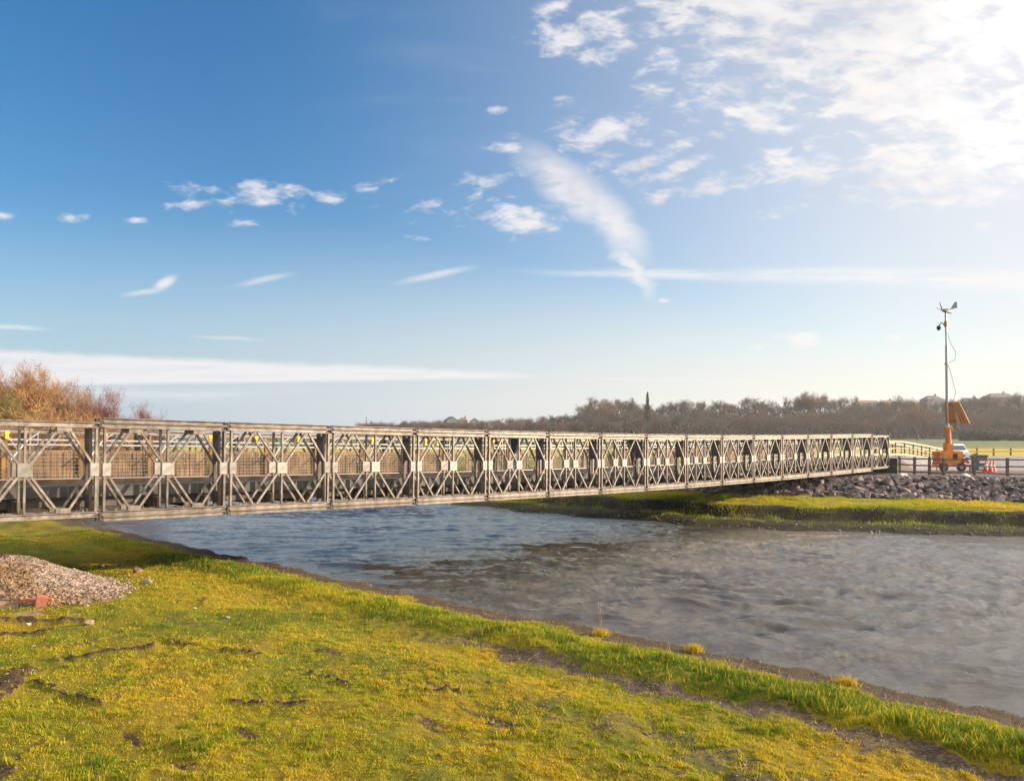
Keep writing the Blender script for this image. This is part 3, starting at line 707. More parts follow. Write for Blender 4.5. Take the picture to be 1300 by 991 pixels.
# ------------------------------------------------------------------ rocks
def rock_mesh(seed, m, flat=.7):
    r_ = random.Random(seed); bm = bmesh.new()
    for i in range(16):
        v_ = Vector((r_.gauss(0,1), r_.gauss(0,1), r_.gauss(0,1))).normalized()*r_.uniform(.8,1.08)
        bm.verts.new((v_.x*r_.uniform(.85,1.1), v_.y*.85, v_.z*flat))
    g = bmesh.ops.convex_hull(bm, input=bm.verts)
    bmesh.ops.delete(bm, geom=[v_ for v_ in bm.verts if not v_.link_faces], context='VERTS')
    bmesh.ops.bevel(bm, geom=bm.edges[:], offset=.06, segments=1, affect='EDGES', clamp_overlap=True)
    me = bpy.data.meshes.new('boulder'); bm.to_mesh(me); bm.free(); me.materials.append(m)
    return me
RK = [rock_mesh(i, ROCKM) for i in range(12)]
cand = []
r_ = random.Random(5)
for v_ in np.arange(-2, 34, .38):
    urr = float(np.interp(v_, *UR))
    for g_ in np.arange(-.35, 4.6, .38):
        uu = urr+g_+r_.uniform(-.24,.24); vv = v_+r_.uniform(-.24,.24); X = (uu-vv)/RT2; Y = (uu+vv)/RT2
        if Y < 30: continue
        px = CX+F*X/Y
        s = r_.uniform(.16,.33)*(1.15 if g_ < 2.5 else .8)*(1.35 if r_.random() < .1 else 1)
        if g_ > 3.2 and r_.random() < .55: continue
        if px < 840 or px > 1360: 
            if px < 800 or px > 1450: continue
            cand.append((0, X, Y, s)); continue
        hid = 19.6 < vv < 28 and uu > 46
        cand.append(((0 if hid else 1)*s/Y, X, Y, s))
cand.sort(key=lambda c: -c[0])
zs = height(np.array([c[1] for c in cand]), np.array([c[2] for c in cand]))
rest = MB()
for i, (sc, X, Y, s) in enumerate(cand):
    me = RK[i % 12]; loc = Vector((X, Y, float(zs[i])+s*.3)); rot = Euler((r_.uniform(-.5,.5), r_.uniform(-.5,.5), r_.uniform(0,6.28))); sca = Vector((s*r_.uniform(.85,1.25), s*r_.uniform(.8,1.1), s*r_.uniform(.8,1.15)))
    if i < 300:
        o = link('boulder', me, None, loc, rot); o.scale = sca
        tag(o, 'rough grey riprap boulder packed in the rock bank below the post and rail fence', 'boulder', 'riprap boulders of the far bank')
    else:
        M = Matrix.LocRotScale(loc, rot, sca)
        rest.add([M @ v_.co for v_ in me.vertices], [tuple(p_.vertices) for p_ in me.polygons])
tag(rest.build('boulder_bank', ROCKM), 'mass of smaller grey riprap stones between the boulders of the far bank', 'riprap', kind='stuff')
print('rocks', len(cand))
PK = [rock_mesh(50+i, ROCKP, .6) for i in range(3)]
for px, py, s, lb in ((1226,607,.3,'pale limestone block lying on the bank top right of the orange mast trailer'),(1148,605,.26,'pale flat stone lying on bare ground beside the end of the bridge')):
    p = at(px, py, 1.5); p.z = gz_(p)+.08; o = link('stone', PK[0 if s > .28 else 1], None, p, (0,.1,.4)); o.scale = (s*1.5,s*.8,s); tag(o, lb, 'stone')

# ------------------------------------------------------------------ gravel heap and scattered stones on the near bank
def solid_cloud(name, pts, sizes, m, seeds=6, parent=None):
    """many small stones as ONE mesh"""
    base = [rock_mesh(200+i, None or m, .7) for i in range(seeds)]
    V = []; Fq = []; off = 0; r2 = np.random.RandomState(8)
    for b in base:
        pass
    # octahedral pebbles, vectorised
    o6 = np.array([(1,0,0),(-1,0,0),(0,1,0),(0,-1,0),(0,0,1),(0,0,-1)], float)
    f8 = np.array([(0,2,4),(2,1,4),(1,3,4),(3,0,4),(2,0,5),(1,2,5),(3,1,5),(0,3,5)])
    n = len(pts); q = r2.normal(size=(n,3,3)); Q, _ = np.linalg.qr(q)
    sc = sizes[:,None,None]*r2.uniform(.55,1.2,(n,6,1))
    vv = np.einsum('nij,kj->nki', Q, o6)*sc*np.array([1,1,.8]) + pts[:,None,:]
    ff = (f8[None]+6*np.arange(n)[:,None,None]).reshape(-1,3)
    me = np_mesh(name, vv.reshape(-1,3), ff, m); return link(name, me, parent)
hp = at(-22, 757, .5); hp = Vector((hp.x, hp.y+.35, 0)); hp.z = gz_(hp)
heap, HZ, hgx = mound('gravel_heap', tuple(hp), 2.55, 1.75, .80, RUBBLEM, 'heap of pale gravel and brown rubble on the grass below the bridge', 'gravel heap', 3, 70)
heap['category'] = 'gravel heap'
def heap_z(lx, ly):
    i = (lx/2.55+1.25)/2.5*69; j = (ly/1.75+1.25)/2.5*69
    i0 = np.clip(i.astype(int),0,68); j0 = np.clip(j.astype(int),0,68); return HZ[j0, i0]
r2 = np.random.RandomState(2)
def heap_pts(n, sx, sy, cond, cx=0, cy=0):
    lx = r2.normal(size=n)*sx+cx; ly = r2.normal(size=n)*sy+cy; k_ = (np.abs(lx)<3.1)&(np.abs(ly)<2.1)&cond(lx,ly); lx = lx[k_]; ly = ly[k_]
    zt = height(lx+hp.x, ly+hp.y)-hp.z
    return np.stack([lx,ly,np.maximum(heap_z(lx,ly),zt)+.005],1)
nn = lambda lx,ly: fbm(lx*1.2+5,ly*1.2,33,2)
pg = heap_pts(14000,1.1,.8,lambda lx,ly: (ly+.55+ (nn(lx,ly)-.5)*1.2 > -.25*0+.0-.12*lx))
pg2 = heap_pts(3000,.55,.36,lambda lx,ly: lx > .8, 1.75,-.2)
pg = np.concatenate([pg,pg2]); s_ = solid_cloud('gravel', pg, r2.uniform(.016,.05,len(pg)), GRAVELM, parent=heap); tag(s_, 'pale pinkish gravel lying over the heap', kind='stuff')
pr = heap_pts(9000,1.4,.8,lambda lx,ly: (ly+.55+(nn(lx,ly)-.5)*1.2 < .12-.12*lx), -.1,-.55)
pr = pr[pr[:,1] > -1.5]
s_ = solid_cloud('rubble', pr, r2.uniform(.02,.085,len(pr)), RUBBLEM, parent=heap); tag(s_, 'brown soil and rubble at the foot of the heap', kind='stuff')
# straw on the rubble
st = MB()
for i in range(260):
    a = r2.normal()*.9-.2; b = -.9+r2.normal()*.35; zz = float(heap_z(np.array([a]),np.array([b]))[0])
    d_ = Vector((r2.normal(),r2.normal()*.6,r2.normal()*.35)).normalized()*r2.uniform(.1,.28); c = Vector((a,b,zz+.05)); st.bar(c-d_/2,c+d_/2,.008,.008)
tag(st.build('dry_stems', mat('dry_straw',(.45,.26,.08),.8), heap), kind='stuff')
# broken bricks
for (px,py,sx,sy,sz,rz_,lb) in ((33,762,.24,.1,.09,.15,'long broken orange brick block at the foot of the rubble heap'),(52,764,.1,.13,.11,.5,'square orange brick end beside the long broken block'),(62,761,.08,.07,.06,.2,'small pale brick chunk right of the orange brick end')):
    p = at(px,py+7,.5); p.z = gz_(p)+sz*.95; mb = MB(); mb.box(-sx,sx,-sy,sy,-sz,sz); o = mb.build('brick', BRICKM, bevel=.018); o.location = p; o.rotation_euler = (.05,.08,rz_); tag(o, lb, 'brick')
SK = [rock_mesh(80+i, m_, .75) for i, m_ in enumerate((ROCKP, mat('brown_stone',(.26,.17,.11),.85,0,(.16,.1,.06),5), SOILM, mat('grey_brown_stone',(.3,.25,.2),.85,0,(.2,.16,.12),6)))]
stones = [(175,727,.13,1,'flat brown stone at the edge of the bridge shadow'),(188,743,.12,3,'rugged grey brown clod with pale stones around it'),(113,790,.11,1,'rounded orange brown stone casting a long shadow in the grass'),
 (129,755,.07,2,'dark earth clod right of the gravel heap tail'),(245,739,.06,2,'small dark clod in the grass above the middle of the lawn'),(227,762,.055,2,'small dark clod, left one of the two near the lawn middle'),
 (260,759,.06,2,'small dark clod, right one of the two near the lawn middle'),(154,803,.045,2,'tiny dark clod below the gravel heap'),(27,773,.1,2,'black earth clod just in front of the broken bricks'),
 (36,790,.05,0,'small pale pebble in the dark soil streak'),(139,754,.035,0,'small white pebble right of the dark clod'),(164,754,.035,0,'small white pebble in the grass left of the paired clods'),
 (248,770,.03,0,'tiny white pebble below the paired clods'),(305,788,.04,2,'tiny dark clod in the open grass'),(289,785,.05,3,'small grey stone in the open grass'),(425,853,.05,2,'small dark clod near the lower middle of the lawn'),
 (130,719,.1,1,'red brown brick fragment on the shadow edge, left'),(152,718,.1,1,'red brown brick fragment on the shadow edge, right'),(198,748,.05,3,'small grey stone right of the rugged clod')]
for px, py, s, mi, lb in stones:
    p = at(px, py, .5); p.z = gz_(p)+s*.3; o = link('stone', SK[mi], None, p, (r_.uniform(-.3,.3), r_.uniform(-.3,.3), r_.uniform(0,6))); o.scale = (s*1.2, s, s*.9); tag(o, lb, 'stone' if mi != 2 else 'earth clod')
# clods in the torn turf and stones in the track
N2 = 26000; a_ = r2.rand(N2)*R(78)-R(40); q_ = 7*(30/7)**r2.rand(N2); X = q_*np.sin(a_); Y = q_*np.cos(a_)
zz, zo = height(X, Y, True); w_ = zo['soil']*.9+zo['gravel']*.8+zo['dirt']*.55
k_ = (r2.rand(N2) < w_) & ((X+Y)/RT2 < 20); pts = np.stack([X,Y,zz],1)[k_]
s_ = solid_cloud('loose_stones', pts, r2.uniform(.006,.024,len(pts))+.02*(r2.rand(len(pts))<.10), mat('loose_stone',(.26,.19,.14),.9,0,(.09,.06,.04),3), parent=None)
tag(s_, 'loose small stones and earth crumbs on the bare strips of the near bank', 'loose stones', kind='stuff')
N4 = 60000; a_ = r2.rand(N4)*R(50)-R(14); q_ = 29*(60/29)**r2.rand(N4); X = q_*np.sin(a_); Y = q_*np.cos(a_); zz = height(X, Y); ee = (X+Y)/RT2-np.interp((Y-X)/RT2,*UF); gg = (X+Y)/RT2-np.interp((Y-X)/RT2,*UR)
k_ = ((ee > -.6) & (ee < 3.5) & (r2.rand(N4) < .10*np.exp(-np.maximum(ee-.3,0)*.8))) | ((gg > -.5) & (gg < 9) & (r2.rand(N4) < .35)); pts = np.stack([X,Y,zz+.01],1)[k_ & (zz > -.12)]
s_ = solid_cloud('shore_stones', pts, r2.uniform(.03,.08,len(pts))+.07*(r2.rand(len(pts))<.12), MATS['riprap_stone']); tag(s_, 'small stones and debris along the far shore and between the boulders', 'stones', kind='stuff')
# coarse tufts at the water's edge
for px, py, lb in ((763,812,'dry grass tuft with one tall stem at the water edge'),(881,833,'dry yellow grass tuft on the dirt strip, middle of the three'),(1075,878,'dry yellow grass tuft on the dirt strip near the lower right')):
    p = at(px, py, .25); p.z = gz_(p); n = 420; mb = []
    th = r2.rand(n)*6.28; rr_ = np.abs(r2.normal(size=n))*.07; pts = np.stack([np.cos(th)*rr_*1.3, np.sin(th)*rr_, np.zeros(n)],1)
    me = grass('grass_tuft', pts, r2.uniform(.05,.16,n), r2.uniform(.7,1.1,n), np.full(n,.006)); o = link('grass_tuft', me, None, p); tag(o, lb, 'grass tuft')
    if px == 763:
        q = MB()
        for i in range(3): q.tube([(0,0,0),(.02*i-.03,.01,.3),(.05*i-.05,0,.62-.1*i)],[.005,.004,.002],5)
        q.build('stem', mat('dry_straw',(.45,.26,.08),.8), o)

# ------------------------------------------------------------------ trees
def tree_data(seed, H, spread, n_limb, twigs, tw, tl, trunk_r, low=.25, up=.55, shrub=False, droop=0.0, branch_r=1.0):
    r_ = random.Random(seed); wood = MB(); nodes = []
    def limb(p, d, ln, r0, lev):
        pts = [p]; rs_ = [r0]; n = 4; dd = d.copy()
        for i in range(n):
            dd = (dd + Vector((r_.gauss(0,.16), r_.gauss(0,.16), r_.gauss(.05,.1)-droop))).normalized()
            pts.append(pts[-1]+dd*ln/n); rs_.append(r0*(1-(i+1)/n*.72))
        wood.tube(pts, rs_, 5 if lev < 2 else 3, cap=False)
        for q in pts[1:] if lev > 0 else pts[3:]: nodes.append((q, dd.copy(), lev))
        if lev < 3:
            for c in range((4 if lev < 2 else 3)):
                t = r_.uniform(.35,1); i = min(n-1, int(t*n)); q = pts[i].lerp(pts[i+1], t*n-i)
                ax = Vector((r_.gauss(0,1), r_.gauss(0,1), r_.gauss(0,.5))).normalized()
                nd = (dd*(1.0) + ax*.8 + Vector((0,0,.15))).normalized()
                limb(q, nd, ln*r_.uniform(.5,.72), r0*.45, lev+1)
    if shrub:
        for i in range(n_limb):
            a = r_.uniform(0,6.28); t = r_.uniform(.1,.9); d = Vector((math.cos(a)*t*spread, math.sin(a)*t*spread, 1)).normalized()
            limb(Vector((math.cos(a)*.3*spread, math.sin(a)*.3*spread, 0)), d, H*r_.uniform(.42,.6), trunk_r*r_.uniform(.5,1), 0)
    else:
        th = H*low*1.6; wood.tube([(0,0,-.3),(0,0,th*.5),(r_.gauss(0,.15),r_.gauss(0,.15),th)], [trunk_r*1.3,trunk_r,trunk_r*.8], 7, cap=False)
        for i in range(n_limb):
            a = 2*math.pi*i/n_limb+r_.uniform(-.4,.4); t = r_.uniform(.2,1.0); d = Vector((math.cos(a)*spread*t, math.sin(a)*spread*t, 1)).normalized()
            limb(Vector((0,0,th*r_.uniform(.6,1))), d, (H-th)*r_.uniform(.5,.66), trunk_r*.55, 0)
    rs = np.random.RandomState(seed); A = np.array([tuple(q[0]) for q in nodes]); D = np.array([tuple(q[1]) for q in nodes]); W = np.array([q[2] for q in nodes], float)+.3
    ix = rs.choice(len(A), twigs, p=W/W.sum()); d = D[ix]+rs.normal(size=(twigs,3))*.75+np.array([0,0,.12-droop]); d /= np.linalg.norm(d,axis=1)[:,None]
    ln = tl*rs.uniform(.4,1.2,twigs)[:,None]; a = A[ix]+rs.normal(size=(twigs,3))*tl*.22; s = rs.normal(size=(twigs,3)); s = np.cross(d, s); s /= np.linalg.norm(s,axis=1)[:,None]
    V = np.stack([a-s*tw/2, a+s*tw/2, a+d*ln],1).reshape(-1,3)
    V[:,2] = np.maximum(V[:,2], .05)
    zmax = np.percentile(V[:,2], 98.5); k = H/zmax; V *= k; wood.v = [(p[0]*k,p[1]*k,p[2]*k) for p in wood.v]
    return wood, V
def tree_meshes(key, crown_mat, **kw):
    wood, V = tree_data(**kw)
    return wood.mesh(key+'_trunk', BARK), np_mesh(key+'_crown', V, np.arange(len(V)).reshape(-1,3), crown_mat)
def leafy(seed, H, W, n, m, size, cone=False):
    rs = np.random.RandomState(seed)
    if cone: t = rs.rand(n)**1.2; z = t*H; r = (1-t)*W*rs.uniform(.4,1,n)*(1+.25*np.sin(t*40)); a = rs.rand(n)*6.28; P_ = np.stack([np.cos(a)*r, np.sin(a)*r, z],1)
    else:
        c = rs.normal(size=(14,3))*np.array([W*.38,W*.38,H*.2])+np.array([0,0,H*.45]); P_ = c[rs.randint(0,14,n)]; d = rs.normal(size=(n,3)); d /= np.linalg.norm(d,axis=1)[:,None]; P_ = P_+d*rs.uniform(.6,1,(n,1))*np.array([W*.3,W*.3,H*.3]); P_[:,2] = np.maximum(P_[:,2],.05)
    q = rs.normal(size=(n,3,3)); V = (P_[:,None,:]+q*size).reshape(-1,3)
    return np_mesh('leaves', V, np.arange(3*n).reshape(-1,3), m)
def plant(name, tm_, loc, rz, sc, label, cat, group=None):
    o = empty(name, loc, rz); o.scale = sc if isinstance(sc, tuple) else (sc,sc,sc); tag(o, label, cat, group)
    if tm_[0]: link('trunk', tm_[0], o)
    link('crown', tm_[1], o); return o
FARV = []
for i in range(9):
    FARV.append(tree_meshes('far_tree', TW_FAR[(0,1,2,0,1,2,0,1,3)[i]], seed=100+i, H=12, spread=(.55,.8,.7,.5,.9,.6,.75,.65,.4)[i], n_limb=6, twigs=2600 if i < 8 else 4200, tw=.05, tl=1.15, trunk_r=.26, low=.2))
GF = 'bare winter trees of the far hillside wood'
FL = ['bare brown winter tree in the far hillside wood','bare grey winter tree in the far hillside wood','bare reddish winter tree in the far hillside wood','dark ivy clad winter tree in the far hillside wood']
rt = random.Random(21); cnt = 0
for row, (Y, n_) in enumerate(((404,60),(424,56),(448,56),(478,56),(508,52))):
    for i in range(n_):
        px = 455+(1335-455)*(i+rt.uniform(.1,.9))/n_; Yj = Y+rt.uniform(-9,9); p = atd(px, Yj); p.z = gz_(p)-.2
        top = CAMZ+(HY-float(ridge(px)))/F*Yj+rt.uniform(-3.0,2.2)
        s = (top-p.z)/12 if row >= 3 else rt.uniform(.75,1.05)
        s = min(1.25, max(.38, s)); 
        if px < 740: s = min(s, .75) * 1.0
        vi = rt.randrange(8) if rt.random() > .07 else 8
        o = plant('bare_tree', FARV[vi], tuple(p), rt.uniform(0,6.28), (s*rt.uniform(.95,1.25), s*rt.uniform(.95,1.25), s), FL[(0,1,2,0,1,2,0,1,3)[vi]], 'tree', GF+(' with ivy' if vi == 8 else '')); cnt += 1
print('far trees', cnt)
# undergrowth: one mass of brush below the trees
rs = np.random.RandomState(15); n = 60000; px_ = 450+rs.rand(n)*920; Yj = 398+rs.rand(n)*118; X = (px_-CX)/F*Yj; zt = height(X, Yj)
hh = rs.rand(n)**.7*np.interp(px_,[450,700,760,1400],[2.5,4.5,6.5,6.5])*(.6+.8*fbm(X*.06,Yj*.06,9,3)); P_ = np.stack([X,Yj,zt+hh],1)
q = rs.normal(size=(n,3,3))*np.array([.35,.35,.8]); V = (P_[:,None,:]+q).reshape(-1,3)
tag(link('brush', np_mesh('brush', V, np.arange(3*n).reshape(-1,3), mat('brown_brush',(.13,.085,.058),.9,0,(.06,.05,.035),.05))), 'brown leafless undergrowth below the trees of the far hillside wood', 'undergrowth', kind='stuff')
# trees that stand out
ft = tree_meshes('field_tree', mat('pale_brown_twigs',(.21,.12,.075),.9), seed=301, H=16, spread=1.0, n_limb=9, twigs=8200, tw=.05, tl=1.4, trunk_r=.4, low=.12)
p = atd(1165, 352); p.z = gz_(p); plant('bare_tree', ft, tuple(p), .5, 1.0, 'large spreading bare tree at the foot of the wood, left of the mast', 'tree')
for px, Y, H_, lb in ((1030,470,15,'tall rounded bare tree rising above the wood, right of centre'),(765,440,16,'broad pale domed bare tree at the left shoulder of the high wood')):
    p = atd(px, Y); p.z = CAMZ+(HY-(497 if px == 1030 else 508))/F*Y-H_*1.0; zg = gz_(p); p.z = min(p.z, zg); plant('bare_tree', ft, tuple(p), 2.2 if px == 1030 else 4, H_/16*1.05, lb, 'tree')
tall = [tree_meshes('tall_tree', TW_FAR[q_ % 2], seed=320+q_, H=15, spread=(.6,.75,.5)[q_], n_limb=7, twigs=2600, tw=.045, tl=1.5, trunk_r=.4, low=.3) for q_ in range(3)]
for i, px in enumerate((752,782,803,848,868,893,912,948,962,1000,1016,1046,1068,1088,1118,1140,1155,1200,1222,1246,1290,1310)):
    Y = 480+rt.uniform(-14,14); p = atd(px+rt.uniform(-3,3), Y); zg = gz_(p)-.2; H_ = CAMZ+(HY-float(ridge(px))+rt.uniform(1,6))/F*Y-zg; q_ = H_/15
    plant('bare_tree', tall[i % 3], (p.x,p.y,zg), rt.uniform(0,6), (q_*rt.uniform(.6,.9),q_*rt.uniform(.6,.9),q_), 'tall bare tree whose open crown stands above the crest of the far wood', 'tree', 'tall bare trees on the crest of the far wood')
con = leafy(9, 14, 2.7, 2600, GREENB, .30, True); tk = MB(); tk.tube([(0,0,-.3),(0,0,13.2)],[.22,.05],7)
p = atd(822, 430); p.z = CAMZ+(HY-499)/F*430-14; p.z = min(p.z, gz_(p)+0) if False else p.z
o = plant('conifer', (tk.mesh('trunk', BARK), con), (p.x,p.y,gz_(p)), 0, 1.0, 'slim dark conifer standing above the wood left of centre', 'conifer tree'); o.scale = (1,1,(CAMZ+(HY-499)/F*430-gz_(p))/14)
for px, py, W_, H_, sd, lb in ((1237,546,7,4.2,1,'rounded dark green evergreen bush in front of the far wood'),(1262,549,8,3.2,2,'low dark green bush joined to the right of the rounded one'),(1284,550,9,2.6,3,'flat dark hedge bush at the right end of the far field')):
    p = atd(px, 335); p.z = gz_(p); me = leafy(20+sd, H_, W_, 4200, GREENB, .3); tk = MB(); tk.tube([(0,0,-.3),(0,0,H_*.4)],[.15,.08],6)
    plant('evergreen_bush', (tk.mesh('trunk', BARK), me), tuple(p), 0, 1, lb, 'bush')
for i, (px, Y, s, lb) in enumerate(((680,300,.4,'low tawny shrub behind the middle of the bridge'),(705,310,.38,'low tawny shrub just right of the other one behind the bridge'))):
    p = atd(px+5, Y); p.z = gz_(p); plant('shrub', tree_meshes('tawny', TW_TAN, seed=400+i, H=12, spread=1.2, n_limb=9, twigs=3000, tw=.06, tl=1.2, trunk_r=.15, shrub=True), tuple(p), 0, (s*1.3,s*1.2,s), lb, 'shrub')
# the trees at the left, near enough to show their twigs
def left_tree(px, Y, ptop, cm, sd, spread, nl, tw_n, lb, shrub=True, wx=1.0, name='bare_tree', cat='tree'):
    p = atd(px, Y); p.z = gz_(p)-.1; H_ = CAMZ+(HY-ptop)/F*Y-p.z
    ms = tree_meshes('bank_tree', cm, seed=sd, H=H_, spread=spread, n_limb=nl, twigs=int(tw_n*2.0), tw=.026, tl=.7, trunk_r=.12, shrub=shrub, low=.12)
    plant(name, ms, tuple(p), sd, (wx,wx,1), lb, cat)
left_tree(-14, 62, 474, TW_OR, 501, .62, 15, 30000, 'tall orange brown willow at the left edge, above the bridge', wx=.85)
left_tree(24, 65, 484, TW_TAN, 502, .5, 12, 17000, 'tan bare willow with wispy branches right of the tall orange one', wx=.8)
left_tree(-2, 58, 502, TW_OL, 503, .7, 12, 16000, 'lower olive coloured bushy willow in front of the tall orange one', wx=.8)
left_tree(58, 66, 506, TW_PU, 504, .75, 11, 13000, 'purple brown bare tree, left one of the low rounded pair')
left_tree(80, 63, 504, TW_TAN, 505, .6, 10, 9000, 'tan and grey bare tree between the two purple ones', wx=.8)
left_tree(106, 66, 505, TW_PU, 506, .7, 12, 14000, 'purple brown bare tree, right one of the low rounded pair', wx=.72)
left_tree(124, 70, 522, TW_PU, 507, .8, 9, 6000, 'low purple brown bush sloping down to the right', wx=.5, name='shrub', cat='shrub')
left_tree(176, 84, 519, TW_PU, 508, .8, 8, 5000, 'small isolated purple bush just above the bridge rail', wx=.65, name='shrub', cat='shrub')
left_tree(192, 84, 526, TW_PU, 509, .8, 6, 2600, 'tiny purple bush to the right of the isolated one', wx=.6, name='shrub', cat='shrub')
left_tree(60, 56, 528, TW_OR, 510, 1.0, 12, 9000, 'low orange bramble thicket behind the near end of the bridge', wx=1.5, name='shrub', cat='shrub')
left_tree(-120, 60, 480, TW_OR, 511, .7, 9, 8000, 'orange brown willow just outside the left edge')

# ------------------------------------------------------------------ houses on the hill
def house(px, Y, pytop, w, h, dep, rz_, wallm, roofm, lb, gable=False, chim=True):
    p = atd(px, Y); p.z = CAMZ+(HY-pytop)/F*Y-h*1.55; o = empty('house', tuple(p), rz_); tag(o, lb, 'house')
    b = MB(); b.box(-w/2,w/2,-dep/2,dep/2,-6,h); wl = b.build('wall', wallm, o)
    rf = MB(); ov = .4; zr = h*1.55
    if gable:   # ridge runs away from the viewer
        rf.prism([(-w/2-ov,h-.1),(0,zr),(w/2+ov,h-.1),(w/2+ov,h+.1),(0,zr+.2),(-w/2-ov,h+.1)], -dep/2-ov, dep/2+ov)
        b2 = MB(); b2.prism([(-w/2,h),(w/2,h),(0,zr-.1)], -dep/2, dep/2); b2.build('gable', wallm, o)
    else:
        rf.add([(-w/2-ov,-dep/2-ov,h),(w/2+ov,-dep/2-ov,h),(w/2+ov,dep/2+ov,h),(-w/2-ov,dep/2+ov,h),(-w/2+dep*.35,0,zr),(w/2-dep*.35,0,zr)], [(0,1,5,4),(1,2,5),(2,3,4,5),(3,0,4),(3,2,1,0)])
    r_o = rf.build('roof', roofm, o)
    if chim: MB().box(w*.15,w*.15+.9,-.4,.4,zr-.8,zr+1.0).build('chimney', HWALL2, r_o)
    n_ = max(2, int(w/3.2))
    for fl in range(2 if h > 4.5 else 1):
        for i in range(n_):
            xx = -w/2+w*(i+.5)/n_; zz = h*(.25 if fl == 0 and h > 4.5 else .62)-.6
            wn = MB().box(xx-.75,xx+.75,-dep/2-.05,-dep/2+.02,zz,zz+1.25).build('window', WHITEPL, o); MB().box(xx-.62,xx+.62,-dep/2-.075,-dep/2-.052,zz+.1,zz+1.15).build('pane', HGLASS, wn)
house(1183,500,502,11,4.8,8,.1,HWALL,HROOF,'white walled house with grey hipped roof behind the mast')
house(1232,505,505,13,4.2,8,-.1,HWALL2,HROOF,'low dark roofed house on the hill right of the mast')
house(1268,500,499,17,4.8,9,.05,HWALL2,HROOF,'wide dark roofed house with chimney at the right end of the hill')
house(1100,515,508,16,3.2,7,0,HWALL,HROOF2,'long low pale building on the hill crest left of the mast',chim=False)
house(1127,518,508,9,3.4,7,.2,HWALL2,HROOF2,'small brown roofed house beside the long low building')
house(572,500,529,6.5,4.2,9,.3,HWALL,HROOF,'white gabled house at low left end of the hill, leftmost of three',gable=True,chim=False)
house(588,505,530,7,3.6,7,-.2,HWALL,HROOF2,'white brown roofed house at the low left end of the hill, middle of three')
house(602,498,531,5.5,3.6,8,.1,HWALL,HROOF2,'small white gabled house at low left end of hill, rightmost of three',gable=True,chim=False)
# mast on the horizon at the left end of the hill
p = atd(465, 520); p.z = gz_(p); t = MB(); t.tube([(0,0,0),(0,0,CAMZ+(HY-529)/F*520-p.z)],[.5,.25],6); o = t.build('radio_mast', DSTEEL); o.location = p; tag(o,'thin distant mast at the left end of the wooded hill','mast')

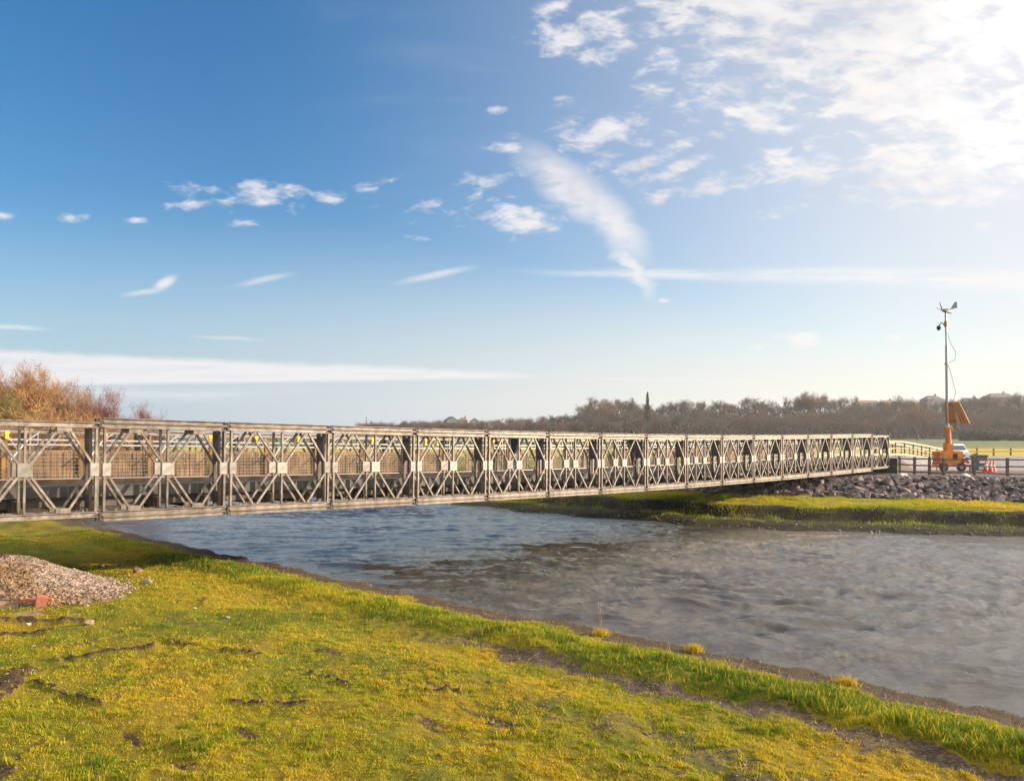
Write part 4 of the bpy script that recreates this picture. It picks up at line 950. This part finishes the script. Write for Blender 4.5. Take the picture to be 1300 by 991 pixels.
# ------------------------------------------------------------------ people on the footway
def person(loc, rz_, jacket, trousers, hair, label, stride=.22, h=1.72):
    o = empty('person', loc, rz_); tag(o, label, 'person')
    s = h/1.75
    J = {'pel':(0,0,.95,.13),'w':(0,0,1.1,.125),'ch':(0,.01,1.32,.15),'nk':(0,.01,1.47,.06),'hd0':(0,.02,1.56,.075),'hd':(0,.02,1.66,.098),'hd1':(0,.01,1.73,.07),
         'kl':(-.1,stride*.7,.52,.07),'al':(-.1,stride,.09,.045),'tl':(-.1,stride+.17,.04,.035),'hl':(-.09,.02,.88,.095),
         'kr':(.1,-stride*.3,.5,.07),'ar':(.1,-stride,.1,.045),'tr':(.1,-stride+.15,.04,.035),'hr':(.09,-.02,.88,.095),
         'sl':(-.18,0,1.4,.075),'el':(-.24,-.06,1.13,.05),'wl':(-.23,.08,.9,.035),'sr':(.18,0,1.4,.075),'er':(.24,.0,1.13,.05),'wr':(.23,.16,.93,.035)}
    hands = []
    E = [('pel','w'),('w','ch'),('ch','nk'),('nk','hd0'),('hd0','hd'),('hd','hd1'),('pel','hl'),('hl','kl'),('kl','al'),('al','tl'),('pel','hr'),('hr','kr'),('kr','ar'),('ar','tr'),('ch','sl'),('sl','el'),('el','wl'),('ch','sr'),('sr','er'),('er','wr')]
    for sd, wr in (('l','wl'),('r','wr')):
        x_, y_, z_, _ = J[wr]; J['p'+sd] = (x_, y_+.03, z_-.07, .028); E.append((wr,'p'+sd))
        for i in range(4): J[f'f{sd}{i}'] = (x_+(i-1.5)*.02, y_+.05+.01*(i%2), z_-.15-.012*(i in (1,2)), .009); E.append(('p'+sd, f'f{sd}{i}'))
        J[f't{sd}'] = (x_+(.04 if sd == 'l' else -.04), y_+.06, z_-.1, .01); E.append(('p'+sd, f't{sd}'))
    ks = list(J); me = bpy.data.meshes.new('body'); me.from_pydata([Vector(J[k][:3])*s for k in ks], [(ks.index(a), ks.index(b)) for a, b in E], [])
    ob = link('body', me, o); md = ob.modifiers.new('skin','SKIN')
    for i, k in enumerate(ks): me.skin_vertices[0].data[i].radius = (J[k][3]*s*(1.25 if k in ('pel','w','ch') else 1), J[k][3]*s*(.9 if k in ('pel','w','ch') else 1))
    me.skin_vertices[0].data[0].use_root = True
    ob.modifiers.new('sub','SUBSURF').levels = 1; ob.modifiers['sub'].render_levels = 1
    bpy.context.view_layer.update()
    ev = ob.evaluated_get(bpy.context.evaluated_depsgraph_get()); nm = bpy.data.meshes.new_from_object(ev); nm.name = 'body'
    ob.modifiers.clear(); ob.data = nm
    skin = mat('skin',(.5,.3,.22),.6); nm.materials.clear()
    for m_ in (mat('cloth_'+jacket[0], jacket[1], .85), mat('cloth_'+trousers[0], trousers[1], .85), skin, BLACK): nm.materials.append(m_)
    for pl in nm.polygons:
        z_ = pl.center.z/s; hand = abs(pl.center.x) > .18 and z_ < .9
        pl.material_index = 2 if (z_ > 1.49 or hand) else 0 if z_ > .80 else 1 if z_ > .1 else 3; pl.use_smooth = True
    hr = MB(); hr.tube([(0,-.0,1.60*s),(0,-.025,1.66*s),(0,-.02,1.735*s),(0,-.0,1.77*s)],[.098*s,.113*s,.1*s,.04*s],14); q = hr.build('hair', mat('hair_'+hair[0],hair[1],.7), o, smooth=True)
    nz_ = MB(); nz_.tube([(0,.105*s,1.67*s),(0,.13*s,1.63*s)],[.008,.016],6); nz_.build('nose', skin, o)
    for sx in (-.035,.035): MB().tube([(sx,.1*s,1.675*s),(sx,.112*s,1.675*s)],.009,6).build('eye', BLACK, o)
    MB().box(-.025,.025,.1*s,.108*s,1.585*s,1.593*s).build('mouth', REDP, o)
    for sx in (-.1,.1): MB().box(sx-.012,sx+.012,-.0,.03,1.63*s,1.68*s).build('ear', skin, o)
def on_foot(px, w=3.95):
    c = P0.y-P0.x+w*RT2; Y = c/(1-(px-CX)/F); X = Y-c; uu = ((X-P0.x)+(Y-P0.y))/RT2; return (X, Y, zb(uu/L)+.622)
person(on_foot(653), R(-45), ('navy',(.012,.014,.03)), ('grey_blue',(.12,.14,.2)), ('dark',(.015,.012,.01)), 'person in dark navy coat and blue grey trousers walking on the footway at mid bridge')
person(on_foot(803), R(-45), ('black',(.012,.012,.014)), ('dark_red_brown',(.10,.03,.025)), ('black',(.012,.01,.01)), 'person in black coat and dark reddish trousers walking on the footway further along the bridge', stride=.16, h=1.78)

# ------------------------------------------------------------------ light, sky
BETA, ELEV = R(12), R(15)
sd = Vector((math.cos(BETA)*math.cos(ELEV), math.sin(BETA)*math.cos(ELEV), math.sin(ELEV)))
sun = bpy.data.lights.new('sun', 'SUN'); sun.energy = 5.0; sun.angle = R(.55); sun.color = (1.0,.82,.60)
so = bpy.data.objects.new('sun', sun); COL.objects.link(so); so.rotation_euler = sd.to_track_quat('Z','Y').to_euler(); so.location = (60,20,40)
w = bpy.data.worlds.new('World'); scn.world = w; w.use_nodes = True; nt = w.node_tree
bg = nt.nodes['Background']; bg.inputs['Strength'].default_value = .06
S, noise, mix = shader_math(nt)
sky = nt.nodes.new('ShaderNodeTexSky'); sky.sky_type = 'NISHITA'; sky.sun_disc = False; sky.sun_elevation = ELEV; sky.sun_rotation = math.pi/2-BETA
sky.altitude = 0; sky.air_density = 1.0; sky.dust_density = .6; sky.ozone_density = 2.2
tc = nt.nodes.new('ShaderNodeTexCoord'); sp = nt.nodes.new('ShaderNodeSeparateXYZ'); nt.links.new(tc.outputs['Generated'], sp.inputs[0])
dx, dy, dz = (S(sp.outputs[i]) for i in range(3))
yy = dy.mx(.06); A = dx/yy; B = dz/yy             # A = tan of the bearing, B = slope above the horizon
cmb = nt.nodes.new('ShaderNodeCombineXYZ'); nt.links.new(A.o, cmb.inputs[0]); nt.links.new(B.o, cmb.inputs[1]); vec = cmb.outputs[0]
def oval(v_, px, py, rx, ry, ang, amp, r0, r1):
    m_ = nt.nodes.new('ShaderNodeMapping'); m_.vector_type = 'TEXTURE'
    m_.inputs['Location'].default_value = ((px-CX)/F, (HY-py)/F, 0); m_.inputs['Rotation'].default_value = (0,0,R(ang)); m_.inputs['Scale'].default_value = (rx/F, ry/F, 1)
    nt.links.new(v_, m_.inputs[0]); l_ = nt.nodes.new('ShaderNodeVectorMath'); l_.operation = 'LENGTH'; nt.links.new(m_.outputs[0], l_.inputs[0])
    return S(l_.outputs['Value']).ss(r0, r1, 0.0, amp)
def blob(px, py, rx, ry, ang=0, amp=1.0): return oval(vec, px, py, rx, ry, ang, amp, 1.75, 0.0)
def wall(e, a, b): return e.ss(a, b)
ux = lambda px: (px-CX)/F
uy = lambda py: (HY-py)/F
fine = noise(vec, 9.0, 6, .58, .25, ((0,0,R(-22)), (1.0,2.3,1)))
rip = noise(vec, 26.0, 5, .6, .3, ((0,0,R(-24)), (.9,2.0,1)))
soft = noise(vec, 3.2, 4, .55, .2, ((0,0,R(-20)), (1.0,1.8,1)))
# altocumulus field, thick to the upper right
edge_ = (A-ux(830))*.9+(B-uy(235))*1.15
cov = edge_.ss(-.26,.48)*.58
cov = cov*(B.ss(uy(310),uy(205)))
small = [(740,45,85,45,-8,.6),(700,10,50,12,10,.5),(720,125,25,18,10,.42),(775,165,85,26,12,.6),(745,185,60,16,8,.55),(830,200,95,16,22,.6),(860,212,60,14,25,.5),(905,238,75,16,12,.6),(840,248,60,14,14,.5),(780,228,25,10,0,.5),
 (655,278,75,30,4,.56),(610,228,42,13,-4,.54),(545,262,38,16,6,.5),(625,140,24,9,8,.5),(645,185,42,18,8,.46),(990,266,38,14,12,.56),(1090,215,50,14,14,.5),(1190,215,150,60,14,.6),(1230,250,110,26,4,.56),(1020,430,85,15,6,.52),(1135,428,32,7,5,.45),
 (240,240,55,14,-6,.5),(238,262,62,11,0,.53),(352,243,62,17,-8,.54),(345,256,55,9,0,.5),(310,284,38,6,0,.42),(415,254,38,7,-4,.5),(480,232,60,9,10,.46),(470,240,36,8,0,.46),(0,273,36,8,0,.52),(95,276,42,9,6,.44),(172,279,20,6,0,.46),(540,303,38,8,-4,.46),(842,380,12,7,0,.46),
 (960,150,60,30,15,.5),(800,190,190,80,16,.40),(330,252,230,30,0,.34),(600,255,110,50,4,.36),(880,110,120,60,14,.44),(1010,220,90,40,14,.46),(845,85,60,40,10,.42),(1250,286,30,8,6,.46)]
c2 = None
for q_ in small:
    b_ = blob(*q_); c2 = b_ if c2 is None else c2.mx(b_)
rip2 = noise(vec, 34.0, 5, .62, .3, ((0,0,R(-16)), (.8,1.7,1)))
sm_ = rip2*.62+fine*.38+(c2-.5)*.55+.085
cl2 = sm_.ss(.475,.70)*c2.ss(.02,.32)
thr = 1.0-cov
cl1 = (fine*.55+rip*.45).ss(thr*.66+.09, thr*.66+.25).mx(cl2)
# denser veil towards the sun
veil = ((A-ux(900))*1.0+(B-uy(330))*.5).ss(.0,.75)*(soft.ss(.2,.7)*.35+.65)
# plume and streaks
wc = nt.nodes.new('ShaderNodeCombineXYZ'); nt.links.new((A+(soft-.5)*.05+(rip-.5)*.03).o, wc.inputs[0]); nt.links.new((B+(soft-.5)*.02+(rip-.5)*.018).o, wc.inputs[1]); wv = wc.outputs[0]
wc2 = nt.nodes.new('ShaderNodeCombineXYZ'); nt.links.new((A+(rip-.5)*.01).o, wc2.inputs[0]); nt.links.new((B+(rip-.5)*.006+(soft-.5)*.006).o, wc2.inputs[1]); wv2 = wc2.outputs[0]
def seg(x0,y0,x1,y1,w0,w1,amp,soften=1.0,ns=.6):
    return oval(wv if ns > .3 else wv2, (x0+x1)/2, (y0+y1)/2, math.hypot(x1-x0,y1-y0)*.56, (w0+w1)*.5, math.degrees(math.atan2(y0-y1,x1-x0)), amp, 1.25, .15)
wob2 = (rip-.5)*.035
pl = seg(660,190,775,285,24,36,.95).mx(seg(725,225,815,330,26,24,.85)).mx(seg(775,310,834,372,17,7,.75))
wisps = seg(155,376,215,366,3,6,.55,ns=.15).mx(seg(196,367,224,352,7,9,.95,ns=.2)).mx(seg(300,363,372,347,4,6,.5,ns=.15)).mx(seg(505,359,602,338,4,7,.6,ns=.15)).mx(seg(-30,412,60,418,5,3,.6,ns=.1)).mx(seg(245,427,335,431,3,3,.42,ns=.1))
line_ = seg(690,345,1010,350,7,10,.9,ns=.16).mx(seg(880,350,1240,350,11,14,.9,ns=.2)).mx(seg(1080,350,1420,360,18,13,.95,ns=.22)).mx(seg(720,482,1030,485,2,3,.5,ns=.04))
# long sheet low on the left
slope = (A-ux(0))*((475-443)/740.0); top = slope*-1.0+uy(443); bot = (A-ux(0))*((492-479)/740.0)+uy(493)
tex = noise(vec, 13, 5, .6, .2, ((0,0,R(4)), (.6,7,1)))
band = (B-bot).ss(-.002,.006)*(top-B+wob2*.25).ss(-.003,.008)*(A.ss(ux(770),ux(560)))*(tex.ss(.32,.6)*.32+.74)
low = noise(vec, 5, 5, .5, .1, ((0,0,0),(.5,9,1))).ss(.45,.75)*B.ss(uy(540),uy(510))*B.ss(uy(470),uy(500))*.7*(A.ss(ux(520),ux(300)))
hi = noise(vec, 4, 4, .6, .4, ((0,0,R(-25)),(.6,3.5,1))).ss(.5,.85)*B.ss(uy(330),uy(180))*A.ss(ux(250),ux(500))*.16
alpha = cl1.mx(pl*(soft*.4+rip*.6).ss(.12,.5)*1.15).mx(wisps).mx(line_*tex.ss(.2,.7)).mx(band).mx(low).mx(hi)
alpha = (alpha+veil*.36*(1-alpha)).clamp()
hsv = nt.nodes.new('ShaderNodeHueSaturation'); hsv.inputs['Saturation'].default_value = 1.36; hsv.inputs['Value'].default_value = 1.5; hsv.inputs['Hue'].default_value = .503; nt.links.new(sky.outputs[0], hsv.inputs['Color'])
hz = (B.ss(.32,.0)*.93).mx(A.ss(ux(250),ux(1500))*.8)                          # pale air low over the land
alpha2 = (alpha*.93).clamp()
CW = 7.6
ccol = mix(A.ss(ux(300),ux(1250)), (CW*.95,CW*.93,CW*.95), (CW*1.05,CW*1.01,CW*.98)); ccol = mix((soft*.6+rip*.4).ss(.62,.36)*.75*B.ss(uy(330),uy(200)), ccol, (5.4,5.5,6.1)); ccol = mix(A.ss(ux(1300),ux(1900)), ccol, (15.0,14.2,13.0))
glare = B.ss(.56,.80)*A.ss(.0,.55)  # extra sky brightness above the view, added to whiten the river
ccol = mix(A.ss(ux(1080),ux(1420))*B.ss(.16,.50), ccol, (10.5,10.2,9.9))
ccol = mix(glare, ccol, (19.0,18.0,17.0)); alpha2 = alpha2.mx(glare*.9)
skc = mix(hz, hsv.outputs[0], mix(A.ss(ux(0),ux(1150)), (3.7,4.7,5.8), (7.4,7.1,6.8)))
inten = mix(alpha2, skc, ccol)
inten = mix(A.ss(.66,1.5)*B.ss(.9,.2)*.9, inten, (20.0,18.5,16.5))  # extra sky brightness right of the view, also added for the river
nt.links.new(inten, bg.inputs['Color'])
w.cycles.sampling_method = 'MANUAL'; w.cycles.sample_map_resolution = 256

hzm = bpy.data.materials.new('haze'); hzm.use_nodes = True; hn = hzm.node_tree; hn.nodes.remove(hn.nodes['Principled BSDF'])
pv = hn.nodes.new('ShaderNodeVolumePrincipled'); pv.inputs['Color'].default_value = (.9,.92,.95,1); pv.inputs['Density'].default_value = .00017; pv.inputs['Anisotropy'].default_value = .3
hn.links.new(pv.outputs[0], hn.nodes['Material Output'].inputs['Volume'])
tag(MB().box(-700,700,-60,1000,-2.2,48).build('haze', hzm), 'thin pale winter haze over the river and fields', 'haze', kind='stuff')
# ------------------------------------------------------------------ camera and view
cd = bpy.data.cameras.new('camera'); cam = bpy.data.objects.new('camera', cd); COL.objects.link(cam)
cam.location = (0,0,CAMZ); cam.rotation_euler = (R(90),0,0); cd.sensor_width = 36; cd.lens = 36*F/1300; cd.shift_y = (HY-495.5)/1300
cd.clip_start = .1; cd.clip_end = 12000; scn.camera = cam
vs_ = scn.view_settings; vs_.view_transform = 'Standard'; vs_.look = 'None'; vs_.gamma = 1; vs_.exposure = 1.05; vs_.use_curve_mapping = False
